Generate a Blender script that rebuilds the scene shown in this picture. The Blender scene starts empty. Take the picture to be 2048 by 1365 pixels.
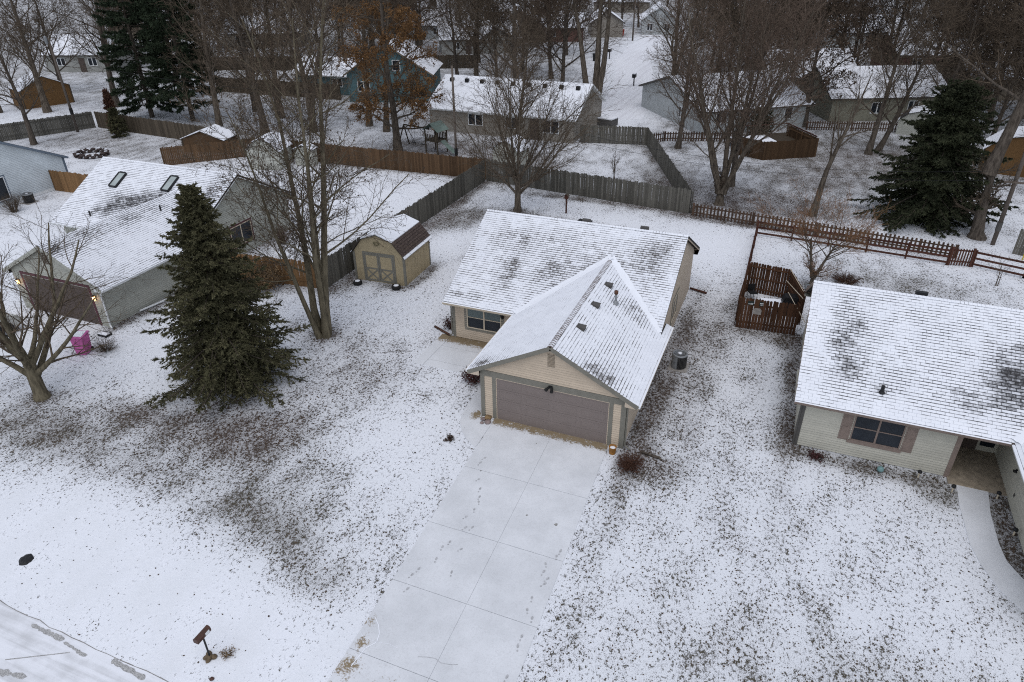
import bpy, math, random
import numpy as np
from mathutils import Matrix, Vector

random.seed(7)
scene = bpy.context.scene
COL = scene.collection
R = math.radians

# ---------------------------------------------------------------- camera
cam_data = bpy.data.cameras.new("camera")
cam = bpy.data.objects.new("camera", cam_data)
COL.objects.link(cam)
cam_data.sensor_width = 36.0
cam_data.lens = 24.557
cam_data.clip_start = 0.1
cam_data.clip_end = 3000
pitch, roll, yaw = R(30.347), R(-0.643), R(22.326)
fw = Vector((-math.sin(yaw) * math.cos(pitch), math.cos(yaw) * math.cos(pitch), -math.sin(pitch)))
rt = Vector((math.cos(yaw), math.sin(yaw), 0))
up = rt.cross(fw)
rt2 = rt * math.cos(roll) + up * math.sin(roll)
up2 = up * math.cos(roll) - rt * math.sin(roll)
mw = Matrix((rt2, up2, -fw)).transposed().to_4x4()
mw.translation = (10.693, -22.519, 18.358)
cam.matrix_world = mw
scene.camera = cam

# ---------------------------------------------------------------- sky, sun, exposure
SUN_EL, SUN_AZ = R(70), R(165)          # azimuth measured from +Y towards +X
world = bpy.data.worlds.new("World")
scene.world = world
world.use_nodes = True
wn = world.node_tree
wn.nodes.clear()
w_out = wn.nodes.new("ShaderNodeOutputWorld")
w_bg = wn.nodes.new("ShaderNodeBackground")
w_sky = wn.nodes.new("ShaderNodeTexSky")
w_sky.sky_type = 'NISHITA'
w_sky.sun_disc = False
w_sky.sun_elevation = SUN_EL
w_sky.sun_rotation = SUN_AZ
w_sky.air_density = 1.0
w_sky.dust_density = 1.0
w_sky.ozone_density = 1.0
w_hs = wn.nodes.new("ShaderNodeHueSaturation")   # an overcast sky: the blue washed out by cloud
w_hs.inputs['Saturation'].default_value = 0.42
w_bg.inputs['Strength'].default_value = 0.13
wn.links.new(w_sky.outputs[0], w_hs.inputs['Color'])
wn.links.new(w_hs.outputs[0], w_bg.inputs['Color'])
wn.links.new(w_bg.outputs[0], w_out.inputs['Surface'])

sun_data = bpy.data.lights.new("sun", 'SUN')
sun_data.energy = 0.6
sun_data.angle = R(60)
sun_data.color = (1.0, 0.985, 0.965)
sun = bpy.data.objects.new("sun", sun_data)
COL.objects.link(sun)
sdir = Vector((math.sin(SUN_AZ) * math.cos(SUN_EL), math.cos(SUN_AZ) * math.cos(SUN_EL), math.sin(SUN_EL)))
sun.rotation_euler = sdir.to_track_quat('Z', 'Y').to_euler()
sun.location = sdir * 60

scene.view_settings.view_transform = 'Standard'
scene.view_settings.look = 'None'
scene.view_settings.gamma = 1.0
scene.view_settings.use_curve_mapping = False
scene.view_settings.exposure = 0.50
scene.render.engine = 'CYCLES'
scene.cycles.use_denoising = False
scene.cycles.filter_width = 1.1
scene.cycles.max_bounces = 5
scene.cycles.diffuse_bounces = 3
scene.cycles.glossy_bounces = 2
scene.cycles.transparent_max_bounces = 6

# ---------------------------------------------------------------- materials
def new_mat(name, rough=0.85, spec=0.25):
    m = bpy.data.materials.new(name)
    m.use_nodes = True
    nt = m.node_tree
    b = nt.nodes['Principled BSDF']
    b.inputs['Roughness'].default_value = rough
    b.inputs['Specular IOR Level'].default_value = spec
    return m, nt, b

def node(nt, typ, **kw):
    n = nt.nodes.new(typ)
    for k, v in kw.items():
        if k.startswith('i_'):
            n.inputs[k[2:].replace('_', ' ')].default_value = v
        else:
            setattr(n, k, v)
    return n

def math_n(nt, op, a, b=None, clamp=False):
    n = nt.nodes.new('ShaderNodeMath'); n.operation = op; n.use_clamp = clamp
    for i, x in enumerate((a, b)):
        if x is None: continue
        if isinstance(x, (int, float)): n.inputs[i].default_value = x
        else: nt.links.new(x, n.inputs[i])
    return n.outputs[0]

def maprange(nt, x, a, b, c=0.0, d=1.0):
    n = nt.nodes.new('ShaderNodeMapRange'); n.interpolation_type = 'SMOOTHSTEP'
    nt.links.new(x, n.inputs['Value'])
    for k, v in zip(('From Min', 'From Max', 'To Min', 'To Max'), (a, b, c, d)): n.inputs[k].default_value = v
    return n.outputs[0]

def mixc(nt, fac, a, b):
    n = nt.nodes.new('ShaderNodeMix'); n.data_type = 'RGBA'
    if isinstance(fac, (int, float)): n.inputs[0].default_value = fac
    else: nt.links.new(fac, n.inputs[0])
    for s, x in ((6, a), (7, b)):
        if isinstance(x, (tuple, list)): n.inputs[s].default_value = (*x[:3], 1)
        else: nt.links.new(x, n.inputs[s])
    return n.outputs[2]

def noise(nt, vec, scale, detail=3.0, rough=0.55, dist=0.0):
    n = nt.nodes.new('ShaderNodeTexNoise')
    n.inputs['Scale'].default_value = scale; n.inputs['Detail'].default_value = detail
    n.inputs['Roughness'].default_value = rough; n.inputs['Distortion'].default_value = dist
    if vec is not None: nt.links.new(vec, n.inputs['Vector'])
    return n.outputs[0]

def mapping(nt, vec, scale=(1, 1, 1), rot=(0, 0, 0)):
    n = nt.nodes.new('ShaderNodeMapping')
    n.inputs['Scale'].default_value = scale; n.inputs['Rotation'].default_value = rot
    nt.links.new(vec, n.inputs['Vector'])
    return n.outputs[0]

def geo_pos(nt):
    return nt.nodes.new('ShaderNodeNewGeometry').outputs['Position']

def bump(nt, b, h, strength=0.4, dist=0.02):
    n = nt.nodes.new('ShaderNodeBump')
    n.inputs['Strength'].default_value = strength; n.inputs['Distance'].default_value = dist
    nt.links.new(h, n.inputs['Height']); nt.links.new(n.outputs[0], b.inputs['Normal'])

def attr(nt, name, typ='GEOMETRY'):
    n = nt.nodes.new('ShaderNodeAttribute'); n.attribute_name = name; n.attribute_type = typ
    return n.outputs['Fac']

def plain(name, col, rough=0.8, var=0.18, scale=3.0, stretch=(1, 1, 1), spec=0.25, rnd=0.0, metal=0.0, bmp=0.0):
    """one colour with mottling; rnd varies it from piece to piece"""
    m, nt, b = new_mat(name, rough, spec)
    p = mapping(nt, geo_pos(nt), stretch)
    n = noise(nt, p, scale, 4, 0.6)
    f = maprange(nt, n, 0.25, 0.75)
    c = mixc(nt, f, [x * (1 - var) for x in col], [min(1, x * (1 + var)) for x in col])
    if rnd:
        oi = nt.nodes.new('ShaderNodeObjectInfo')
        hs = nt.nodes.new('ShaderNodeHueSaturation')
        nt.links.new(maprange(nt, oi.outputs['Random'], 0, 1, 1 - rnd, 1 + rnd), hs.inputs['Value'])
        nt.links.new(c, hs.inputs['Color']); c = hs.outputs[0]
    nt.links.new(c, b.inputs['Base Color'])
    b.inputs['Metallic'].default_value = metal
    if bmp: bump(nt, b, n, bmp, 0.01)
    return m

SNOW = (0.80, 0.815, 0.86)

def make_ground_mat():
    m, nt, b = new_mat('snowy_grass', 0.9, 0.1)
    pos = geo_pos(nt)
    bare = attr(nt, 'bare'); leafy = attr(nt, 'leafy')
    pm = mapping(nt, pos, (1.45, 1.0, 1.0), (0, 0, R(14)))
    n1 = noise(nt, pm, 6.2, 5, 0.66, 0.35)
    n1b = noise(nt, pm, 17.0, 4, 0.65, 0.2)
    n2 = noise(nt, mapping(nt, pos, (1.0, .55, 1)), 0.8, 4, 0.65)
    n3 = noise(nt, pos, 30.0, 3, 0.7)
    n5 = noise(nt, pm, 32.0, 4, 0.72, 0.3)
    patch = math_n(nt, 'MULTIPLY', math_n(nt, 'SUBTRACT', n2, 0.5), 0.24)
    v = math_n(nt, 'ADD', math_n(nt, 'MULTIPLY', n1, 0.62), math_n(nt, 'MULTIPLY', n1b, 0.38))
    v = math_n(nt, 'ADD', math_n(nt, 'ADD', v, patch), math_n(nt, 'MULTIPLY', bare, 0.165))
    speck = maprange(nt, v, 0.590, 0.665)
    w = math_n(nt, 'ADD', math_n(nt, 'ADD', n5, patch), math_n(nt, 'MULTIPLY', bare, 0.30))
    fleck = math_n(nt, 'MULTIPLY', maprange(nt, w, 0.64, 0.78), 0.8)
    f = math_n(nt, 'ADD', math_n(nt, 'ADD', math_n(nt, 'MULTIPLY', bare, 0.62), patch), math_n(nt, 'MULTIPLY', n3, 0.5))
    thin = math_n(nt, 'MULTIPLY', maprange(nt, f, 0.42, 0.85), 0.72)
    grass = mixc(nt, maprange(nt, n3, 0.35, 0.65), (0.040, 0.034, 0.028), (0.120, 0.110, 0.080))
    leaf = mixc(nt, maprange(nt, n3, 0.35, 0.65), (0.026, 0.018, 0.016), (0.125, 0.092, 0.074))
    dark = mixc(nt, leafy, grass, leaf)
    snow = mixc(nt, maprange(nt, n2, 0.3, 0.7), (0.74, 0.755, 0.79), SNOW)
    c = mixc(nt, thin, snow, mixc(nt, 0.65, dark, (0.19, 0.175, 0.155)))
    c = mixc(nt, fleck, c, dark)
    c = mixc(nt, speck, c, dark)
    nt.links.new(c, b.inputs['Base Color'])
    h = math_n(nt, 'SUBTRACT', math_n(nt, 'MULTIPLY', n1, 0.6), math_n(nt, 'MULTIPLY', speck, 0.35))
    bump(nt, b, h, 0.6, 0.06)
    return m

def make_shingle_mat(name, dark=(0.045, 0.040, 0.038), light=(0.10, 0.088, 0.080), edge=0.62, base=0.0):
    """shingle tab carrying thin snow: bare along the butt edge and the slots, and where 'bare' says so"""
    m, nt, b = new_mat(name, 0.9, 0.1)
    uv = nt.nodes.new('ShaderNodeTexCoord').outputs['UV']
    sep = nt.nodes.new('ShaderNodeSeparateXYZ'); nt.links.new(uv, sep.inputs[0])
    pos = geo_pos(nt)
    bare = math_n(nt, 'ADD', attr(nt, 'bare'), attr(nt, 'bare', 'OBJECT'))
    nf = noise(nt, pos, 7.0, 4, 0.7)
    nc = noise(nt, pos, 1.1, 3, 0.6); nm = noise(nt, pos, 3.2, 3, 0.65)
    ev = maprange(nt, sep.outputs[1], 0.34, 0.0, 0.0, 1.0)
    eu = maprange(nt, math_n(nt, 'ABSOLUTE', math_n(nt, 'SUBTRACT', sep.outputs[0], 0.5)), 0.38, 0.5, 0.0, 0.26)
    e = math_n(nt, 'MULTIPLY', math_n(nt, 'MULTIPLY', math_n(nt, 'MAXIMUM', ev, eu), edge), maprange(nt, noise(nt, pos, 2.0, 3, 0.6), 0.3, 0.7, 0.45, 1.35))
    v = math_n(nt, 'ADD', e, math_n(nt, 'MULTIPLY', nf, 0.70))
    v = math_n(nt, 'ADD', v, math_n(nt, 'MULTIPLY', math_n(nt, 'SUBTRACT', math_n(nt, 'ADD', nc, math_n(nt, 'MULTIPLY', nm, 0.5)), 0.25), 0.66))
    v = math_n(nt, 'ADD', v, bare)
    mask = maprange(nt, v, 0.86 - base, 1.42 - base)
    fine = noise(nt, pos, 45.0, 2, 0.6)
    sh = mixc(nt, fine, dark, light)
    sn = mixc(nt, maprange(nt, nc, 0.3, 0.7), (0.74, 0.755, 0.80), SNOW)
    nt.links.new(mixc(nt, mask, sn, sh), b.inputs['Base Color'])
    return m

def make_far_roof_mat():
    m, nt, b = new_mat('far_snowy_shingle', 0.9, 0.1)
    pos = geo_pos(nt)
    n = noise(nt, pos, 0.5, 3, 0.6); n2 = noise(nt, pos, 6.0, 3, 0.7)
    v = math_n(nt, 'ADD', math_n(nt, 'MULTIPLY', n, 0.7), math_n(nt, 'MULTIPLY', n2, 0.45))
    nt.links.new(mixc(nt, maprange(nt, v, 0.60, 0.80), SNOW, (0.16, 0.15, 0.15)), b.inputs['Base Color'])
    return m

def make_concrete_mat(name='snow_dusted_concrete', snowy=0.75, near=None, axis=1):
    """concrete under a thin dusting; 'wet' attribute = swept clean and wet strips"""
    m, nt, b = new_mat(name, 0.75, 0.25)
    pos = geo_pos(nt)
    n1 = noise(nt, pos, 0.6, 4, 0.65); n2 = noise(nt, pos, 18.0, 3, 0.6); n4 = noise(nt, pos, 3.5, 5, 0.75)
    wet = attr(nt, 'wet')
    conc = mixc(nt, n2, (0.17, 0.125, 0.075), (0.30, 0.235, 0.15))
    d = mixc(nt, maprange(nt, n1, 0.25, 0.75), (0.58, 0.59, 0.61), (0.70, 0.71, 0.735))
    d = mixc(nt, math_n(nt, 'MULTIPLY', maprange(nt, n2, 0.45, 0.8), 0.22), d, (0.30, 0.29, 0.28))
    k = maprange(nt, math_n(nt, 'ADD', wet, math_n(nt, 'MULTIPLY', math_n(nt, 'SUBTRACT', math_n(nt, 'ADD', n2, n4), 1.0), 0.9)), 0.34, 0.62)
    nt.links.new(mixc(nt, k, d, conc), b.inputs['Base Color'])
    bump(nt, b, n2, 0.15, 0.01)
    return m

def make_wood_mat(name, a, c, rnd=0.25, rough=0.85, base_stain=0.0):
    m, nt, b = new_mat(name, rough, 0.15)
    pos = geo_pos(nt)
    n = noise(nt, mapping(nt, pos, (14, 14, 0.8)), 1.0, 4, 0.6)
    n2 = noise(nt, pos, 0.6, 3, 0.6)
    col = mixc(nt, math_n(nt, 'ADD', math_n(nt, 'MULTIPLY', n, 0.6), math_n(nt, 'MULTIPLY', n2, 0.4)), a, c)
    oi = nt.nodes.new('ShaderNodeObjectInfo'); hs = nt.nodes.new('ShaderNodeHueSaturation')
    nt.links.new(maprange(nt, oi.outputs['Random'], 0, 1, 1 - rnd, 1 + rnd), hs.inputs['Value'])
    hs2 = nt.nodes.new('ShaderNodeHueSaturation'); nt.links.new(math_n(nt, 'ADD', attr(nt, 'tone'), 1.0), hs2.inputs['Value'])
    nt.links.new(col, hs2.inputs['Color']); nt.links.new(hs2.outputs[0], hs.inputs['Color'])
    nt.links.new(hs.outputs[0], b.inputs['Base Color'])
    return m

def make_bark_mat(name, a, c):
    m, nt, b = new_mat(name, 0.95, 0.05)
    pos = geo_pos(nt)
    n = noise(nt, mapping(nt, pos, (9, 9, 1.6)), 1.0, 4, 0.65)
    nt.links.new(mixc(nt, maprange(nt, n, 0.3, 0.7), a, c), b.inputs['Base Color'])
    bump(nt, b, n, 0.6, 0.03)
    return m

def make_leaf_mat(name, a, c, scale=2.0, translucent=0.0):
    m, nt, b = new_mat(name, 0.8, 0.15)
    pos = geo_pos(nt)
    n = noise(nt, pos, scale, 3, 0.7); n2 = noise(nt, pos, 14.0, 2, 0.6)
    f = math_n(nt, 'ADD', math_n(nt, 'MULTIPLY', n, 0.5), math_n(nt, 'MULTIPLY', n2, 0.5))
    nt.links.new(mixc(nt, maprange(nt, f, 0.32, 0.68), a, c), b.inputs['Base Color'])
    return m

def make_glass_mat(name='window_glass', col=(0.018, 0.022, 0.028)):
    m, nt, b = new_mat(name, 0.12, 0.22)
    n = noise(nt, geo_pos(nt), 1.4, 2, 0.5)
    nt.links.new(mixc(nt, n, [x * 0.5 for x in col], [x * 1.7 for x in col]), b.inputs['Base Color'])
    return m

MAT = {}
MAT['ground'] = make_ground_mat()
MAT['snow'] = plain('snow', SNOW, 0.9, 0.03, 2.0, bmp=0.25)
MAT['shingle'] = make_shingle_mat('snowy_brown_shingle')
MAT['shingle_dark'] = make_shingle_mat('snowy_charcoal_shingle', (0.030, 0.029, 0.031), (0.075, 0.072, 0.073), 0.58, 0.0)
MAT['shingle_bare'] = make_shingle_mat('bare_brown_shingle', (0.085, 0.062, 0.054), (0.19, 0.145, 0.125), 0.5, 0.24)
MAT['far_roof'] = make_far_roof_mat()
MAT['roof_edge'] = plain('roof_edge', (0.035, 0.033, 0.032), 0.9)
MAT['tan_siding'] = plain('tan_siding', (0.50, 0.41, 0.315), 0.6, 0.05, 2.0, rnd=.04)
MAT['tan_panel'] = plain('tan_panel', (0.50, 0.415, 0.325), 0.7, 0.06, 1.5)
MAT['trim'] = plain('grey_green_trim', (0.182, 0.172, 0.145), 0.7, 0.10, 4.0)
MAT['taupe'] = plain('taupe_paint', (0.195, 0.160, 0.147), 0.55, 0.05, 1.0)
MAT['tan_frame'] = plain('tan_frame', (0.55, 0.47, 0.36), 0.5, 0.05)
MAT['white_frame'] = plain('white_frame', (0.72, 0.73, 0.73), 0.5, 0.05)
MAT['glass'] = make_glass_mat()
MAT['blind'] = plain('window_blind', (0.12, 0.15, 0.15), 0.6, 0.1, 2.0)
MAT['black'] = plain('black_metal', (0.015, 0.015, 0.016), 0.5, 0.2)
MAT['grey_metal'] = plain('grey_metal', (0.24, 0.25, 0.26), 0.45, 0.1, 3, metal=0.3)
MAT['vent'] = plain('brown_vent', (0.085, 0.080, 0.075), 0.7, 0.15)
MAT['concrete'] = make_concrete_mat()
MAT['bare_concrete'] = plain('bare_concrete', (0.30, 0.25, 0.19), 0.85, 0.25, 5.0)
MAT['joint'] = plain('joint_dirt', (0.24, 0.23, 0.22), 0.95, 0.3, 9)
MAT['print'] = plain('footprint_slush', (0.42, 0.42, 0.43), 0.7, 0.25, 14)
MAT['grey_fence'] = make_wood_mat('weathered_grey_wood', (0.060, 0.056, 0.048), (0.165, 0.155, 0.132), 0.26)
MAT['brown_fence'] = make_wood_mat('brown_cedar', (0.052, 0.030, 0.016), (0.115, 0.069, 0.038), 0.22)
MAT['dim_fence'] = make_wood_mat('aged_brown_wood', (0.042, 0.033, 0.024), (0.10, 0.080, 0.058), 0.2)
MAT['orange_fence'] = make_wood_mat('orange_cedar', (0.13, 0.072, 0.032), (0.26, 0.15, 0.072), 0.16)
MAT['red_fence'] = make_wood_mat('dark_red_stain', (0.042, 0.018, 0.013), (0.095, 0.040, 0.028), 0.2)
MAT['enclosure'] = make_wood_mat('red_brown_stain', (0.044, 0.020, 0.012), (0.105, 0.052, 0.028), 0.25)
MAT['picket'] = make_wood_mat('brown_picket', (0.050, 0.031, 0.022), (0.12, 0.078, 0.055), 0.25)
MAT['pole'] = make_wood_mat('pole_wood', (0.07, 0.055, 0.045), (0.16, 0.135, 0.115), 0.1)
MAT['bark'] = make_bark_mat('grey_brown_bark', (0.055, 0.044, 0.035), (0.155, 0.128, 0.10))
MAT['bark_dark'] = make_bark_mat('dark_bark', (0.048, 0.039, 0.032), (0.13, 0.108, 0.088))
MAT['bark_mossy'] = make_bark_mat('olive_grey_bark', (0.075, 0.064, 0.045), (0.17, 0.145, 0.10))
MAT['twig'] = make_bark_mat('twig', (0.055, 0.042, 0.031), (0.145, 0.112, 0.082))
MAT['twig_red'] = make_bark_mat('reddish_twig', (0.072, 0.052, 0.040), (0.165, 0.122, 0.094))
MAT['twig_orange'] = make_bark_mat('orange_twig', (0.14, 0.075, 0.040), (0.26, 0.15, 0.085))
MAT['needle'] = make_leaf_mat('spruce_needle', (0.030, 0.031, 0.016), (0.125, 0.115, 0.062), 0.9)
MAT['needle_dark'] = make_leaf_mat('dark_needle', (0.016, 0.021, 0.012), (0.066, 0.072, 0.038), 0.9)
MAT['needle_pine'] = make_leaf_mat('pine_needle', (0.014, 0.022, 0.013), (0.052, 0.070, 0.040), 0.6)
MAT['oak_leaf'] = make_leaf_mat('dead_oak_leaf', (0.080, 0.040, 0.017), (0.195, 0.105, 0.042), 0.8)
MAT['dead_leaf'] = make_leaf_mat('dead_leaf', (0.034, 0.024, 0.019), (0.115, 0.080, 0.056), 1.0)
MAT['red_leaf'] = make_leaf_mat('dark_red_leaf', (0.030, 0.012, 0.014), (0.095, 0.040, 0.040), 3.0)
MAT['dry_grass'] = make_leaf_mat('dry_grass', (0.09, 0.055, 0.028), (0.26, 0.175, 0.095), 2.0)
MAT['dry_brown'] = make_leaf_mat('dry_brown_stem', (0.045, 0.022, 0.016), (0.14, 0.072, 0.048), 3.0)

# ---------------------------------------------------------------- mesh helpers
def link(o, parent=None):
    COL.objects.link(o)
    if parent is not None: o.parent = parent
    return o

def tag(o, label=None, cat=None, group=None, kind=None):
    if label: o['label'] = label
    if cat: o['category'] = cat
    if group: o['group'] = group
    if kind: o['kind'] = kind
    return o

def thing(name, label, cat, loc=(0, 0, 0), rz=0.0, group=None):
    o = bpy.data.objects.new(name, None)
    o.empty_display_size = 0.2
    COL.objects.link(o)
    o.location = loc; o.rotation_euler = (0, 0, rz)
    return tag(o, label, cat, group)

class MB:
    """collects simple solids and links them as one mesh"""
    def __init__(s): s.v = []; s.f = []
    def add(s, vs, fs):
        k = len(s.v); s.v += [tuple(x) for x in vs]; s.f += [[i + k for i in f] for f in fs]; return s
    def quad(s, *p): return s.add(p, [list(range(len(p)))])
    def box(s, x0, y0, z0, x1, y1, z1):
        v = [(x, y, z) for z in (z0, z1) for y in (y0, y1) for x in (x0, x1)]
        return s.add(v, [[0, 2, 3, 1], [4, 5, 7, 6], [0, 1, 5, 4], [2, 6, 7, 3], [0, 4, 6, 2], [1, 3, 7, 5]])
    def prism(s, poly, vec):
        n = len(poly); vec = Vector(vec)
        v = [Vector(p) for p in poly]; v = v + [p + vec for p in v]
        f = [list(range(n))[::-1], [i + n for i in range(n)]]
        f += [[i, (i + 1) % n, (i + 1) % n + n, i + n] for i in range(n)]
        return s.add(v, f)
    def beam(s, p0, p1, w, h, upv=(0, 0, 1)):
        p0, p1 = Vector(p0), Vector(p1); d = (p1 - p0).normalized()
        u = Vector(upv); sd = d.cross(u)
        if sd.length < 1e-4: sd = Vector((1, 0, 0))
        sd.normalize(); u = sd.cross(d)
        c = [sd * (-w / 2) + u * (-h / 2), sd * (w / 2) + u * (-h / 2), sd * (w / 2) + u * (h / 2), sd * (-w / 2) + u * (h / 2)]
        return s.prism([p0 + x for x in c], p1 - p0)
    def cyl(s, p0, p1, r0, r1=None, n=10, caps=True):
        r1 = r0 if r1 is None else r1
        p0, p1 = Vector(p0), Vector(p1); d = (p1 - p0).normalized()
        a = d.orthogonal().normalized(); b = d.cross(a)
        v = []
        for p, r in ((p0, r0), (p1, r1)):
            v += [p + a * (r * math.cos(2 * math.pi * i / n)) + b * (r * math.sin(2 * math.pi * i / n)) for i in range(n)]
        f = [[i, (i + 1) % n, (i + 1) % n + n, i + n] for i in range(n)]
        if caps: f += [list(range(n))[::-1], list(range(n, 2 * n))]
        return s.add(v, f)
    def path(s, pts, r, n=6):
        for a, b in zip(pts[:-1], pts[1:]): s.cyl(a, b, r, r, n)
        return s
    def lathe(s, prof, c=(0, 0, 0), n=16):
        v = []
        for r, z in prof:
            v += [(c[0] + r * math.cos(2 * math.pi * i / n), c[1] + r * math.sin(2 * math.pi * i / n), c[2] + z) for i in range(n)]
        f = []
        for k in range(len(prof) - 1):
            f += [[k * n + i, k * n + (i + 1) % n, (k + 1) * n + (i + 1) % n, (k + 1) * n + i] for i in range(n)]
        f.append([(len(prof) - 1) * n + i for i in range(n)])
        return s.add(v, f)
    def mesh(s, name):
        me = bpy.data.meshes.new(name); me.from_pydata([tuple(x) for x in s.v], [], s.f); me.update(); return me
    def obj(s, name, mat, parent=None, smooth=False, loc=None):
        me = s.mesh(name); me.materials.append(MAT[mat] if isinstance(mat, str) else mat)
        if smooth: me.polygons.foreach_set('use_smooth', [True] * len(me.polygons))
        o = bpy.data.objects.new(name, me)
        if loc: o.location = loc
        return link(o, parent)

def np_mesh(name, V, F, mat, smooth=False):
    me = bpy.data.meshes.new(name)
    V = np.asarray(V, np.float32); F = np.asarray(F, np.int32)
    n, k = F.shape
    me.vertices.add(len(V)); me.vertices.foreach_set('co', V.ravel())
    me.loops.add(n * k); me.loops.foreach_set('vertex_index', F.ravel())
    me.polygons.add(n); me.polygons.foreach_set('loop_start', np.arange(0, n * k, k, dtype=np.int32))
    me.update(calc_edges=True)
    if smooth: me.polygons.foreach_set('use_smooth', np.ones(n, bool))
    me.materials.append(MAT[mat])
    return me

def mesh_obj(name, me, parent=None, loc=None):
    o = bpy.data.objects.new(name, me)
    if loc is not None: o.location = loc
    return link(o, parent)

def dup_tree(root, loc, rz=0.0, scale=1.0, label=None):
    r = root.copy(); COL.objects.link(r); r.location = loc; r.rotation_euler = (0, 0, rz); r.scale = (scale,) * 3
    if label: r['label'] = label
    for ch in list(root.children):
        c = ch.copy(); COL.objects.link(c); c.parent = r
        for g in list(ch.children):
            d = g.copy(); COL.objects.link(d); d.parent = c
    return r

# ================================================================ SETTING: ground, street, driveway, paths
BLOBS = [  # x, y, rx, ry, change in bareness, leafiness : worn, shaded and leaf-strewn patches of the lawns
 (-7, -13.5, 7, 2.2, -.34, 0), (-11, -11.8, 4, 2, -.30, 0), (-3, -13, 4, 1.6, -.28, 0), (-15.5, -.5, 4, 3, -.25, 0),
 (-7.5, 9, 2.5, 3, -.12, 0), (-10.5, 17, 1.4, 3, -.25, 0), (7, 23, 3, 3, -.30, 0), (0, 25.3, 4, 1.3, -.2, 0), (-20, 22, 6, 5, -.24, 0),
 (-29, 21, 5, 4, -.22, 0), (-26, -3, 4, 3, -.3, 0), (-36, 6, 5, 6, -.28, 0), (-2, -5, 1.8, 3, -.10, 0), (-3.5, -2.5, 2, 2, -.08, 0),
 (-9.2, -6.0, 2.6, .9, .20, .6), (-7.6, -4.2, 1.5, 1.3, .30, .7), (-9.8, -4.6, 2.2, 1.0, .22, .45), (-12, -2.6, 3.6, 2.2, .26, .8), (-14.2, -5.4, 2.6, .9, .20, .5),
 (-17.5, -8.0, 3.4, 1.4, .30, .2), (-11.5, -8.4, 2.6, 1.0, .10, .2), (-5.6, -8.6, 2.1, 1.1, .20, 0), (-1.5, -10.3, 1.4, 1.0, .24, 0), (-3.6, -9.2, 1.4, 1.0, .16, 0),
 (-6.5, -.6, 2.2, 2.6, .12, .3), (-10.5, 3, 3.2, 2.4, .10, .4),
 (6.75, 5, .55, 7.0, .52, .85), (7.8, 9, 1.4, 5.5, .20, .4), (7.4, -.6, 1.1, .9, .40, .6), (8.6, 3, 1.6, 4, .12, .2), (9, 12, 1.5, 4, .15, .3),
 (12.45, 7, .4, 5.5, .45, .5), (15.5, 2.35, 3.2, .5, .42, .35), (18, 1.6, .9, .8, .35, 0), (20.0, .2, .45, 3.2, .85, .7), (13, 11.3, 2, .6, .5, .3),
 (17, -7.8, 6, 1.8, .16, 0), (12, -10, 5, 1.5, .08, 0), (10.5, -1, 3, 3, .02, 0),
 (-11.6, 21.5, 1.8, 3, .45, .4), (-7.5, 23.6, 3, 1.6, .34, .5), (-2, 24.2, 3.5, .5, .3, .5), (-4, 29, 8, .5, .35, .5), (-13.1, 20, .5, 8, .6, .7), (9, 28, 6, .6, .3, .5),
 (6, 33, 5, 4, .45, .7), (13, 41, 6, 5, .34, .55), (18, 50, 6, 5, .45, .75), (.5, 37.5, 3, 4, .30, .4), (12, 33, 5, 2.5, .3, .5),
 (18, 21, 5, 2.5, .25, 0), (-20, 39, 7, 3.4, .42, .8), (-25, 34, 6, 3, .45, .9), (-12, 37, 5, 3, .25, .4), (-50, 28, 8, 4, .22, .2), (-45, 36, 10, 5, .25, .5),
 (-9.5, 11.8, .5, 2, .4, .3), (-22, 6, .6, 7, .4, .4), (-60, 30, 5, 5, .25, .3), (-13, 12, .7, 3, .4, .6),
]
TRUNKS = [(-8.15, 24.75), (-10.8, 3.5), (-19.55, -6.1), (-25.4, 36.6), (5.9, 31.7), (12.65, 31.6), (12.95, 19), (-14.4, 40.2), (-.05, 46.8), (6.2, 36.6), (17, 50.8), (23.2, 30.9), (-47.4, 36.6), (-42, 37.4), (-37.9, 40.2), (-62, 25.9), (-3.25, 34.7)]
BLOBS += [(-9, -7.6, 8, 2.6, .12, .0), (-4.5, -6.5, 4, 3, .10, .0), (-15, -6.9, 5, 1.8, .10, .15), (-10, 59, 5, 9, -.5, 0), (-12.5, 76, 5, 9, -.5, 0), (-17, 97, 5, 12, -.5, 0), (-19, 118, 5, 12, -.5, 0), (10.5, -3, 5, 6, .05, 0), (-7, 1.5, 3, 3, .10, .3)]
BLOBS += [(x, y, .8, .7, .34, .7) for x, y in TRUNKS]  # bare leafy ground round each trunk, also darkening its foot as painted contact shade
for (xa, ya), (xb, yb) in (((4.05, 28.6), (-13.4, 30.7)), ((-13.5, 30.7), (-13.9, 8.3)), ((4.2, 28.8), (-3.1, 46.8)), ((4.3, 28.4), (21.4, 26.3)), ((-14, 8.1), (-22, 7.2)), ((9.3, 12), (12.4, 12.2)), ((-13.6, 31), (-37, 30.4)), ((-9.5, 10.2), (-9.4, 13.6)), ((-12.9, 10), (-9.6, 10.1)), ((-22, 0), (-22, 7)), ((12.7, 3), (12.7, 12))):
    n_ = int(math.hypot(xb - xa, yb - ya) / .8) + 1
    BLOBS += [(xa + (xb - xa) * k / n_, ya + (yb - ya) * k / n_, .55, .55, .16, .35) for k in range(n_ + 1)]  # snow-free strips along fence and wall feet, doubling as contact shade in the colour
def ground_field(X, Y):
    b = np.full_like(X, 0.33); l = np.full_like(X, 0.12)
    for x, y, rx, ry, db, dl in BLOBS:
        g = np.exp(-(((X - x) / rx) ** 2 + ((Y - y) / ry) ** 2))
        b += db * g; l += dl * g
    b += .20 * np.clip((Y - 36) / 12, 0, 1)
    return np.clip(b, 0.02, .68), np.clip(l, 0, 1)

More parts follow.
